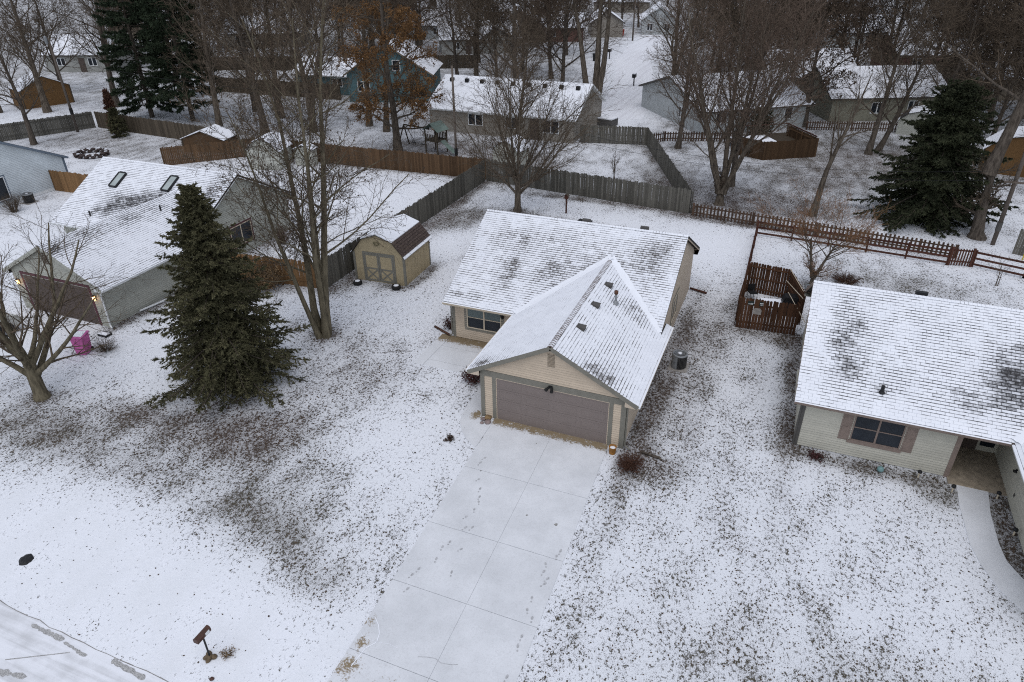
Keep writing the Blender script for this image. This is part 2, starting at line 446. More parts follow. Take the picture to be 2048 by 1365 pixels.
def build_ground():
    xs = np.concatenate([[-900, -500, -300, -200, -150, -120, -100, -85], np.arange(-75, -30, 1.0), np.arange(-30, 32, .4), np.arange(32, 60, 1.5), [70, 90, 120, 160, 220, 320, 500, 900]])
    ys = np.concatenate([[-300, -120, -60, -40, -30], np.arange(-24, 36, .4), np.arange(36, 75, 1.0), [80, 90, 105, 125, 150, 190, 250, 350, 500, 800, 1400]])
    X, Y = np.meshgrid(xs, ys)
    V = np.stack([X.ravel(), Y.ravel(), np.zeros(X.size)], 1)
    nx, ny = len(xs), len(ys)
    i = np.arange(nx - 1); j = np.arange(ny - 1)
    I, J = np.meshgrid(i, j); a = (J * nx + I).ravel()
    me = np_mesh('ground', V, np.stack([a, a + 1, a + nx + 1, a + nx], 1), 'ground')
    b, l = ground_field(X.ravel(), Y.ravel())
    for n, d in (('bare', b), ('leafy', l)):
        at = me.attributes.new(n, 'FLOAT', 'POINT'); at.data.foreach_set('value', d.astype(np.float32))
    tag(mesh_obj('ground', me), 'snow dusted lawn covering the whole neighbourhood', None, kind='structure')
build_ground()

def in_poly(x, y, poly):
    c = False; n = len(poly)
    for i in range(n):
        x0, y0 = poly[i]; x1, y1 = poly[(i + 1) % n]
        if (y0 > y) != (y1 > y) and x < (x1 - x0) * (y - y0) / (y1 - y0) + x0: c = not c
    return c

# near street along the bottom of the picture
def make_street_mat():
    m, nt, b = new_mat('packed_street_snow', 0.7, 0.25)
    pos = geo_pos(nt)
    tr = noise(nt, mapping(nt, pos, (0.10, 2.4, 1), (0, 0, R(-3))), 1.0, 4, 0.6, 0.3)
    n = noise(nt, pos, 1.2, 4, 0.65)
    v = math_n(nt, 'ADD', math_n(nt, 'MULTIPLY', tr, 0.65), math_n(nt, 'MULTIPLY', n, 0.35))
    c = mixc(nt, maprange(nt, v, 0.40, 0.62), (0.77, 0.78, 0.82), (0.55, 0.555, 0.575))
    c = mixc(nt, maprange(nt, v, 0.60, 0.72), c, (0.30, 0.295, 0.29))
    nt.links.new(c, b.inputs['Base Color']); return m
MAT['street'] = make_street_mat()
rr = random.Random(8)
xs_ = [-120, -60, -30] + [-20 + .5 * k for k in range(80)] + [30, 60, 120]
edge_ = [(x, -14.78 + (rr.uniform(-.035, .035) if -21 < x < 21 else 0) + .10 * math.sin(x * .35)) for x in xs_]
st = MB().prism([(x, y, -.2) for x, y in edge_] + [(120, -23.5, -.2), (-120, -23.5, -.2)], (0, 0, .204)).obj('street', 'street')
tag(st, 'snowy residential street with tyre tracks at the corner', kind='structure')
kb = MB()
for (xa, ya), (xb, yb) in zip(edge_[:-1], edge_[1:]):
    if -20 < xa < .5 or xa > 6.5: kb.add([(xa, ya - .004, .007), (xb, yb - .004, .007), (xb, yb + rr.uniform(.008, .03), .007), (xa, ya + rr.uniform(.008, .03), .007)], [[0, 1, 2, 3]])
kb = tag(kb.obj('kerb', 'joint'), 'faint dark kerb line between street and lawn', kind='structure')
def tyre_mark(x0, y0, x1, y1, n, w):
    m = MB(); rr = random.Random(int(x0 * 100))
    for k in range(n):
        t = (k + rr.uniform(0, .5)) / n; x = x0 + (x1 - x0) * t; y = y0 + (y1 - y0) * t
        a = rr.uniform(.10, .22); b = w * rr.uniform(.25, .5); q = 11
        m.add([(x + a * rr.uniform(.7, 1.2) * math.cos(2 * math.pi * i / q), y + b * rr.uniform(.7, 1.2) * math.sin(2 * math.pi * i / q), .009 + k * .0002) for i in range(q)], [list(range(q))])
    return m.obj('tyre_mark', 'tyre_slush', st)
MAT['tyre_slush'] = plain('tyre_slush', (0.36, 0.355, 0.35), 0.6, 0.5, 34)
tyre_mark(-8.5, -14.97, -7.2, -15.0, 9, .20); tyre_mark(-7.0, -15.05, -6.1, -15.15, 5, .12); tyre_mark(-5.2, -14.95, -3.9, -15.05, 11, .20); tyre_mark(-8.3, -16.5, -7.2, -16.3, 7, .25)
MB().quad((-8.2, -16.1, .008), (-8.18, -16.13, .008), (-6.62, -15.25, .008), (-6.63, -15.22, .008)).obj('crack', 'tyre_slush', st)

# far street winding between the back houses
def strip(name, pts, w, z, mat, label):
    V = []; F = []
    for i, p in enumerate(pts):
        a = Vector(pts[max(i - 1, 0)]); c = Vector(pts[min(i + 1, len(pts) - 1)]); d = (c - a).normalized()
        n = Vector((-d.y, d.x)); ww = w[i] if isinstance(w, list) else w
        V += [(p[0] - n.x * ww / 2, p[1] - n.y * ww / 2, z), (p[0] + n.x * ww / 2, p[1] + n.y * ww / 2, z)]
        if i: F.append([2 * i - 2, 2 * i - 1, 2 * i + 1, 2 * i])
    m = MB(); m.add(V, F)
    return tag(m.obj(name, mat), label, kind='structure')
def make_far_street_mat():
    m, nt, b = new_mat('far_street_snow', 0.8, 0.2)
    pos = geo_pos(nt)
    tr = noise(nt, mapping(nt, pos, (2.2, 0.07, 1), (0, 0, R(-14))), 1.0, 3, 0.6, 0.2)
    nt.links.new(mixc(nt, maprange(nt, tr, 0.45, 0.66), (0.78, 0.79, 0.83), (0.69, 0.69, 0.73)), b.inputs['Base Color']); return m
MAT['far_street'] = make_far_street_mat()
strip('road', [(-8.6, 57), (-9.2, 61), (-10.0, 66), (-11.5, 76), (-14.2, 88), (-16.8, 98), (-18.5, 110), (-19, 124), (-17, 150)], [5.4, 5.4, 5.4, 5.6, 5.6, 5.4, 5.2, 5, 5], .006, 'far_street', 'snow covered road curving away between the far houses')

# concrete pieces: slab grids carry a 'wet' attribute (swept or thawed concrete)
def slab(parent, quad2d, wet_fn, z=.03, th=.12, n=10, name='slab', mat='concrete', tilt=0.0):
    P = [Vector((x, y)) for x, y in quad2d]
    V = []; W = []; F = []
    for j in range(n + 1):
        for i in range(n + 1):
            s, t = i / n, j / n
            p = P[0].lerp(P[1], s).lerp(P[3].lerp(P[2], s), t)
            V.append((p.x, p.y, z + tilt * (s - .5))); W.append(wet_fn(p.x, p.y))
    for j in range(n):
        for i in range(n):
            a = j * (n + 1) + i; F.append([a, a + 1, a + n + 2, a + n + 1])
    ring = [i for i in range(n + 1)] + [(j * (n + 1) + n) for j in range(1, n + 1)] + [n * (n + 1) + i for i in range(n - 1, -1, -1)] + [j * (n + 1) for j in range(n - 1, 0, -1)]
    k0 = len(V)
    for i in ring: V.append((V[i][0], V[i][1], z - th)); W.append(W[i])
    for q in range(len(ring)):
        r2 = (q + 1) % len(ring); F.append([ring[q], k0 + q, k0 + r2, ring[r2]])
    me = bpy.data.meshes.new(name); me.from_pydata(V, [], F); me.update()
    at = me.attributes.new('wet', 'FLOAT', 'POINT'); at.data.foreach_set('value', W)
    me.materials.append(MAT[mat])
    return mesh_obj(name, me, parent)

drive = thing('driveway', 'snow dusted concrete driveway leading to the tan garage', None)
drive['kind'] = 'structure'
def drive_wet(x, y):
    w = max(0.0, min(1.0, (y + .80) / .55)) * .68
    for bx, by, r, a in ((1.10, -11.0, .32, .55), (1.30, -11.75, .36, .55), (1.35, -12.6, .50, .62), (1.5, -13.6, .8, .6), (6.1, -11.8, .22, .55), (2.6, -12.6, .9, .28), (4.0, -5.0, .05, .5)):
        w = max(w, a * math.exp(-(((x - bx) ** 2 + (y - by) ** 2) / r ** 2)))
    return w
rows = [0.03, -.36, -3.37, -6.58, -9.34, -12.05, -14.73]
def dl(y): return .61 - .036 * y
def dr(y): return 5.70 - .033 * y
MB().prism([(dl(0) + .02, .02, -.2), (dr(0) - .02, .02, -.2), (dr(-14.7) - .02, -14.7, -.2), (dl(-14.7) + .02, -14.7, -.2)], (0, 0, .195)).obj('joint_bed', 'joint', drive)
for k in range(len(rows) - 1):
    a, b = rows[k + 1] + .008, rows[k] - .008
    mid = lambda y: 3.3 - .035 * y
    if k == 0:
        slab(drive, [(dl(a), a), (dr(a), a), (dr(b), b), (dl(b), b)], drive_wet, .034, n=20)
        continue
    slab(drive, [(dl(a), a), (mid(a) - .004, a), (mid(b) - .004, b), (dl(b), b)], drive_wet, .03, tilt=random.uniform(-.004, .004), n=24)
    slab(drive, [(mid(a) + .004, a), (dr(a), a), (dr(b), b), (mid(b) + .004, b)], drive_wet, .03, tilt=random.uniform(-.004, .004), n=24)
def crack(pts, w=.03, mat='joint', z=.038):
    m = MB()
    for (x0, y0), (x1, y1) in zip(pts[:-1], pts[1:]):
        d = Vector((x1 - x0, y1 - y0)).normalized(); nx, ny = -d.y * w / 2, d.x * w / 2
        m.quad((x0 - nx, y0 - ny, z), (x1 - nx, y1 - ny, z), (x1 + nx, y1 + ny, z), (x0 + nx, y0 + ny, z))
    return m.obj('crack', mat, drive)
crack([(1.2, -10.84), (1.45, -11.05), (1.63, -11.3), (1.71, -11.58), (1.5, -11.9), (1.49, -12.07), (1.44, -12.54)], .028, 'snow')
crack([(1.05, -11.45), (1.23, -11.58), (1.71, -11.58), (2.1, -11.50), (2.4, -11.53)], .012, 'snow')
crack([(3.1, -11.56), (3.35, -11.47), (3.6, -11.42), (3.8, -11.49), (4.04, -11.45), (4.3, -11.36)], .012, 'print')
FP = [(1.25, -2.68), (1.22, -3.03), (1.55, -3.93), (1.85, -4.43), (2.01, -4.82), (2.11, -5.07), (2.12, -5.5), (1.95, -5.94), (2.39, -6.35), (2.16, -6.44), (1.84, -7.56), (1.97, -7.25), (2.45, -7.4), (1.89, -8.11), (1.43, -9.01), (1.53, -8.71), (2.64, -8.44), (1.57, -9.57), (5.69, -6.25), (5.65, -6.51), (5.43, -6.95), (5.45, -7.3), (5.65, -7.52), (5.62, -7.75), (5.48, -8.43), (5.51, -8.9), (5.75, -9.14), (5.68, -9.86), (5.71, -10.22), (5.76, -11.26)]
sole = MB()
def ell(cx, cy, rx, ry, n=12): return [(cx + rx * math.cos(2 * math.pi * i / n), cy + ry * math.sin(2 * math.pi * i / n)) for i in range(n)]
sole.add([(x, y, 0) for x, y in ell(0, .075, .036, .072, 10)], [list(range(10))]); sole.add([(x, y, 0) for x, y in ell(.004, -.085, .026, .034, 8)], [list(range(8))])
sole_me = sole.mesh('footprint'); sole_me.materials.append(MAT['print'])
for i, (x, y) in enumerate(FP):
    o = mesh_obj('footprint', sole_me, drive, (x, y, .042)); o.rotation_euler = (0, 0, R(random.uniform(-35, 25))); o.scale = (1, random.uniform(.8, 1.1), 1)
for x, y, r in ((4.01, -5.01, .045), (5.15, -5.07, .07), (2.9, -1.0, .025), (1.45, -3.4, .04)):
    MB().add([(x + r * random.uniform(.6, 1.2) * math.cos(a), y + r * random.uniform(.6, 1.2) * math.sin(a), .041) for a in [k * .7 for k in range(9)]], [list(range(9))]).obj('stain', 'joint', drive)

path = thing('path', 'curved concrete walk joining driveway and front patio', None)
path['kind'] = 'structure'
outer = [(-1.02, 2.70), (-1.0, 1.9), (-.97, 1.2), (-.93, .4), (-.88, -.3), (-.70, -.85), (-.38, -1.35), (.08, -1.8), (.62, -2.15)]
inner = [(-.03, 2.70), (-.03, 1.9), (-.03, 1.2), (-.03, .4), (-.03, -.05), (.22, -.16), (.62, -.42), (.62, -1.1), (.64, -2.0)]
def path_wet(x, y): return .75 * math.exp(-(((x + .25) / .35) ** 2 + ((y + .1) / .45) ** 2))
cuts = [0, 2, 4, 8]
for a, b in zip(cuts[:-1], cuts[1:]):
    for k in range(a, b):
        slab(path, [outer[k], inner[k], inner[k + 1], outer[k + 1]], path_wet, .022, n=6)
patio = thing('patio', 'snow dusted concrete patio before the front window', None)
patio['kind'] = 'structure'
def patio_wet(x, y): return max(0, min(1, (y - 4.75) / .7)) * .72
for q in ([(-4.98, 2.75), (-4.45, 2.75), (-4.40, 5.86), (-4.93, 5.86)], [(-4.43, 3.32), (-.04, 3.32), (-.04, 4.72), (-4.40, 4.72)], [(-4.40, 4.735), (-.04, 4.735), (-.04, 5.86), (-4.38, 5.86)], [(-4.43, 2.75), (-.04, 2.75), (-.04, 3.305), (-4.42, 3.305)]):
    slab(patio, q, patio_wet, .024, n=16)
MB().box(-4.9, 2.8, -.2, -.06, 5.8, .004).obj('joint_bed', 'joint', patio)

walk = thing('path', 'pale snowy walk curving to the porch of the right house', None)
walk['kind'] = 'structure'
wl = [(18.66, 2.5), (18.62, 1.2), (18.70, -.72), (18.9, -1.6), (19.25, -2.5), (20.3, -3.9), (22, -5)]
wr = [(19.72, 2.5), (19.60, 1.2), (19.62, -.3), (19.72, -1.1), (20.05, -1.75), (20.9, -2.5), (22, -2.9)]
for k in range(6):
    slab(walk, [wl[k], wr[k], wr[k + 1], wl[k + 1]], lambda x, y: 0.0, .024, n=5)

# drain cover lid in the lawn by the street
lid = thing('drain_cover', 'round black drain cover lying bare in the snowy lawn by the street', 'drain cover', (-11.18, -13.2, 0))
rr = random.Random(4); rad = [.27 * rr.uniform(.85, 1.12) for _ in range(20)]
m = MB(); m.add([(0, 0, .05)] + [(r_ * .6 * math.cos(k * .314), r_ * .6 * math.sin(k * .314), .045 + rr.uniform(-.01, .01)) for k, r_ in enumerate(rad)] + [(r_ * math.cos(k * .314), r_ * .9 * math.sin(k * .314), .004) for k, r_ in enumerate(rad)], [[0, 1 + k, 1 + (k + 1) % 20] for k in range(20)] + [[1 + k, 21 + k, 21 + (k + 1) % 20, 1 + (k + 1) % 20] for k in range(20)]); m.obj('cover', 'black', lid)

# ================================================================ HOUSES
def poly_interval(poly, v):
    xs = []
    n = len(poly)
    for i in range(n):
        (u0, v0), (u1, v1) = poly[i], poly[(i + 1) % n]
        if (v0 <= v < v1) or (v1 <= v < v0):
            xs.append(u0 + (u1 - u0) * (v - v0) / (v1 - v0))
    if len(xs) < 2: return None
    return min(xs), max(xs)

TAB_W, EXPO = .305, .143
def shingle_plane(roof, O, U, V, poly, blobs, mat, indiv=0, base=0.0, prio=None):
    """covers one roof plane with single shingle tabs; the indiv tabs nearest prio become objects of their own"""
    O, U, V = Vector(O), Vector(U).normalized(), Vector(V).normalized(); N = U.cross(V)
    flip = N.z < 0
    if flip: N = -N
    rr = random.Random(int(abs(O.x * 71 + O.y * 37) * 10) + len(poly))
    vmax = max(p[1] for p in poly); tabs = []
    def bare(p):
        b = base
        for x, y, rx, ry, a in blobs: b += a * math.exp(-(((p.x - x) / rx) ** 2 + ((p.y - y) / ry) ** 2))
        return b
    k = 0
    while k * EXPO < vmax - .03:
        v0 = k * EXPO; v1 = min(v0 + EXPO, vmax)
        m = poly_interval(poly, (v0 + v1) / 2); e0 = poly_interval(poly, v0 + 1e-4) or m; e1 = poly_interval(poly, v1 - 1e-4) or m
        if m:
            off = (k % 2) * TAB_W / 2 + rr.uniform(-.02, .02)
            u = math.floor((min(m[0], e0[0], e1[0]) - off) / TAB_W) * TAB_W + off
            while u < max(m[1], e0[1], e1[1]):
                a, b = u + .003, u + TAB_W - .003
                a0, b0 = max(a, e0[0]), min(b, e0[1]); a1, b1 = max(a, e1[0]), min(b, e1[1])
                if b0 - a0 > .03 or b1 - a1 > .03:
                    full = abs(a0 - a) < 1e-6 and abs(b0 - b) < 1e-6 and abs(a1 - a) < 1e-6 and abs(b1 - b) < 1e-6 and v1 - v0 > EXPO - 1e-4
                    if b0 < a0: a0 = b0 = (a0 + b0) / 2
                    if b1 < a1: a1 = b1 = (a1 + b1) / 2
                    tabs.append((full, a0, b0, a1, b1, v0, v1, rr.uniform(-.10, .10)))
                u += TAB_W
        k += 1
    chosen = set()
    if indiv:
        px, py = prio
        order = sorted([i for i, t in enumerate(tabs) if t[0]], key=lambda i: (lambda c: (c.x - px) ** 2 + (c.y - py) ** 2)(O + U * (tabs[i][1] + .15) + V * tabs[i][5]))
        chosen = set(order[:indiv])
    VV = []; FF = []; UVS = []; BB = []
    def tabgeo(a0, b0, a1, b1, v0, v1):
        h0, h1 = .018, .006
        p = [(a0, v0, h0), (b0, v0, h0), (b1, v1, h1), (a1, v1, h1), (a0, v0, 0), (b0, v0, 0), (b1, v1, 0), (a1, v1, 0)]
        f = [[0, 1, 2, 3], [4, 5, 1, 0], [5, 6, 2, 1], [7, 4, 0, 3]]
        uv = [[(0, 0), (1, 0), (1, 1), (0, 1)], [(0, -.3), (1, -.3), (1, 0), (0, 0)], [(1, -.3), (1, .2), (1, .2), (1, 0)], [(0, .2), (0, -.3), (0, 0), (0, .2)]]
        return p, f, uv
    share = None
    for i, (full, a0, b0, a1, b1, v0, v1, jit) in enumerate(tabs):
        c = O + U * ((a0 + b0) / 2) + V * v0
        if i in chosen:
            if share is None:
                p, f, uv = tabgeo(0, TAB_W - .006, 0, TAB_W - .006, 0, EXPO)
                share = bpy.data.meshes.new('shingle'); share.from_pydata(p, [], f); share.update()
                ul = share.uv_layers.new(name='UVMap'); ul.data.foreach_set('uv', [x for q in uv for t in q for x in t])
                share.materials.append(MAT[mat])
            o = bpy.data.objects.new('shingle', share); link(o, roof)
            M4 = Matrix((U, V, N)).transposed().to_4x4(); M4.translation = O + U * a0 + V * v0
            o.matrix_local = M4
            o['bare'] = bare(c) + jit
            continue
        p, f, uv = tabgeo(a0, b0, a1, b1, v0, v1); kk = len(VV)
        for q in p:
            w = O + U * q[0] + V * q[1] + N * q[2]; VV.append(tuple(w)); BB.append(bare(w) + jit)
        FF += [[x + kk for x in q] for q in f]; UVS += [x for q in uv for t in q for x in t]
    me = bpy.data.meshes.new('shingle_field'); me.from_pydata(VV, [], FF); me.update()
    ul = me.uv_layers.new(name='UVMap'); ul.data.foreach_set('uv', UVS)
    at = me.attributes.new('bare', 'FLOAT', 'POINT'); at.data.foreach_set('value', BB)
    me.materials.append(MAT[mat])
    tag(mesh_obj('shingle_field', me, roof), kind='stuff')

def roof_deck(parent, polys, name='roof', th=.11, mat='roof_edge'):
    m = MB()
    for p in polys:
        p = [Vector(q) for q in p]; n = (p[1] - p[0]).cross(p[2] - p[0]).normalized()
        if n.z < 0: n = -n
        m.prism(p, n * -th)
    return m.obj(name, mat, parent)

def ridge_caps(roof, p0, p1, slope, mat, bare=0.0, step=.15, hw=.11):
    p0, p1 = Vector(p0), Vector(p1); L = (p1 - p0).length; d = (p1 - p0) / L; s = Vector((d.y, -d.x, 0)).normalized()
    m = MB(); k = 0; UVS = []
    while k * step < L - .02:
        a = p0 + d * (k * step); b = p0 + d * min(L, k * step + step)
        za, zb = Vector((0, 0, .042)), Vector((0, 0, .030))
        dn = Vector((0, 0, -slope * hw))
        v = [a + s * hw + dn + za, a + za, a - s * hw + dn + za, b + s * hw + dn + zb, b + zb, b - s * hw + dn + zb]
        low = [x - Vector((0, 0, .035)) for x in (v[0], v[1], v[2])]
        m.add(v + low, [[0, 1, 4, 3], [1, 2, 5, 4], [6, 7, 1, 0], [7, 8, 2, 1]])
        UVS += [(0, 0), (.5, 0), (.5, 1), (0, 1), (.5, 0), (1, 0), (1, 1), (.5, 1)] + [(0, -.3)] * 8
        k += 1
    o = m.obj('ridge_cap', mat, roof)
    ul = o.data.uv_layers.new(name='UVMap'); ul.data.foreach_set('uv', [x for t in UVS for x in t])
    o['bare'] = bare
    return o

def siding(parent, O, U, N, poly, holes, mat, expo=.11, name='siding_board'):
    """horizontal lap boards, one object each, over a convex wall polygon given in (u, z)"""
    O, U, N = Vector(O), Vector(U), Vector(N)
    z0 = min(p[1] for p in poly); z1 = max(p[1] for p in poly); z = z0
    while z < z1 - .02:
        t = min(z + expo, z1); zm = (z + t) / 2
        e0 = poly_interval(poly, z + 1e-4); e1 = poly_interval(poly, t - 1e-4)
        if not e0 or not e1: z = t; continue
        segs = [[e0[0], e0[1], e1[0], e1[1]]]
        for (u0, h0, u1, h1) in holes:
            if h0 < zm < h1:
                out = []
                for s in segs:
                    if u1 <= s[0] or u0 >= s[1]: out.append(s); continue
                    if u0 > s[0]: out.append([s[0], u0, s[2], u0])
                    if u1 < s[1]: out.append([u1, s[1], u1, s[3]])
                segs = out
        for s in segs:
            if s[1] - s[0] < .02: continue
            def P(u, zz, d): return O + U * u + N * d + Vector((0, 0, zz))
            v = [P(s[0], z, .036), P(s[1], z, .036), P(s[3], t, .006), P(s[2], t, .006), P(s[0], z, 0), P(s[1], z, 0), P(s[3], t, 0), P(s[2], t, 0)]
            MB().add(v, [[0, 1, 2, 3], [4, 5, 1, 0], [5, 6, 2, 1], [7, 4, 0, 3], [3, 2, 6, 7]]).obj(name, mat, parent)
        z = t

def oriented(m, O, U, N, u0, z0, d0, u1, z1, d1):
    """box in wall coordinates: along the wall, height, depth off the wall"""
    O, U, N = Vector(O), Vector(U), Vector(N)
    def P(u, z, d): return O + U * u + N * d + Vector((0, 0, z))
    v = [P(u, z, d) for d in (d0, d1) for z in (z0, z1) for u in (u0, u1)]
    return m.add(v, [[0, 2, 3, 1], [4, 5, 7, 6], [0, 1, 5, 4], [2, 6, 7, 3], [0, 4, 6, 2], [1, 3, 7, 5]])

def window(parent, O, U, N, u0, z0, u1, z1, cols=2, rows=1, frame='tan_frame', trim='trim', tw=.11, fw_=.05, sash=True, blind=None):
    f = MB()
    oriented(f, O, U, N, u0, z0, .0, u1, z0 + fw_, .045); oriented(f, O, U, N, u0, z1 - fw_, .0, u1, z1, .045)
    oriented(f, O, U, N, u0, z0 + fw_, .0, u0 + fw_, z1 - fw_, .045); oriented(f, O, U, N, u1 - fw_, z0 + fw_, .0, u1, z1 - fw_, .045)
    for c in range(1, cols):
        x = u0 + (u1 - u0) * c / cols; oriented(f, O, U, N, x - fw_ * .7, z0 + fw_, .0, x + fw_ * .7, z1 - fw_, .043)
    for r in range(1, rows):
        z = z0 + (z1 - z0) * r / rows
        for c in range(cols):
            a = u0 + (u1 - u0) * c / cols + fw_ * .75; b = u0 + (u1 - u0) * (c + 1) / cols - fw_ * .75
            oriented(f, O, U, N, a, z - .018, .0, b, z + .018, .038)
    w = f.obj('window', frame, parent)
    for c in range(cols):
        for r in range(rows):
            a = u0 + (u1 - u0) * c / cols + fw_ * .72; b = u0 + (u1 - u0) * (c + 1) / cols - fw_ * .72
            za = z0 + (z1 - z0) * r / rows + (fw_ if r == 0 else .02); zb = z0 + (z1 - z0) * (r + 1) / rows - (fw_ if r == rows - 1 else .02)
            g = MB(); oriented(g, O, U, N, a, za, .006, b, zb, .014); g.obj('pane', 'blind' if (blind and r == rows - 1) else 'glass', w)
    if trim:
        t = MB()
        oriented(t, O, U, N, u0 - tw, z0 - tw, .0, u0, z1 + tw, .032); oriented(t, O, U, N, u1, z0 - tw, .0, u1 + tw, z1 + tw, .032)
        oriented(t, O, U, N, u0, z0 - tw, .0, u1, z0, .034); oriented(t, O, U, N, u0, z1, .0, u1, z1 + tw, .030)
        t.obj('trim', trim, w)
    return w

def board(parent, name, mat, O, U, N, u0, z0, u1, z1, d=.03, d0=0.0):
    m = MB(); oriented(m, O, U, N, u0, z0, d0, u1, z1, d); return m.obj(name, mat, parent)

def gutter(parent, p0, p1, out, mat='tan_frame'):
    """open trough along an eave, with settled snow inside"""
    p0, p1, out = Vector(p0), Vector(p1), Vector(out)
    d = (p1 - p0)
    prof = [(0, 0), (0, -.11), (.08, -.11), (.115, .0), (.105, .0), (.075, -.10), (.01, -.10), (.01, 0)]
    m = MB(); m.prism([p0 + out * a + Vector((0, 0, b)) for a, b in prof], d)
    g = m.obj('gutter', mat, parent)
    s = MB(); s.prism([p0 + out * a + Vector((0, 0, b)) for a, b in ((.012, -.08), (.085, -.08), (.103, -.008), (.06, .018), (.012, .006))], d)
    s.obj('gutter_snow', 'snow', g)
    return g

def snow_ridge(parent, p0, p1, w, h, mat='snow', seed=1):
    """lumpy drift lying along a valley"""
    p0, p1 = Vector(p0), Vector(p1); n = 26; rr = random.Random(seed); d = (p1 - p0).normalized(); s = d.cross(Vector((0, 0, 1))).normalized()
    V = []; F = []
    for i in range(n + 1):
        c = p0.lerp(p1, i / n); ww = w * rr.uniform(.75, 1.2); hh = h * rr.uniform(.8, 1.15)
        V += [c - s * ww + Vector((0, 0, ww * .32)), c - s * ww * .45 + Vector((0, 0, hh + ww * .12)), c + Vector((0, 0, hh)), c + s * ww * .45 + Vector((0, 0, hh + ww * .12)), c + s * ww + Vector((0, 0, ww * .32))]
        if i: F += [[5 * i - 5 + q, 5 * i - 4 + q, 5 * i + 1 + q, 5 * i + q] for q in range(4)]
    return MB().add(V, F).obj('valley_snow', mat, parent, True)

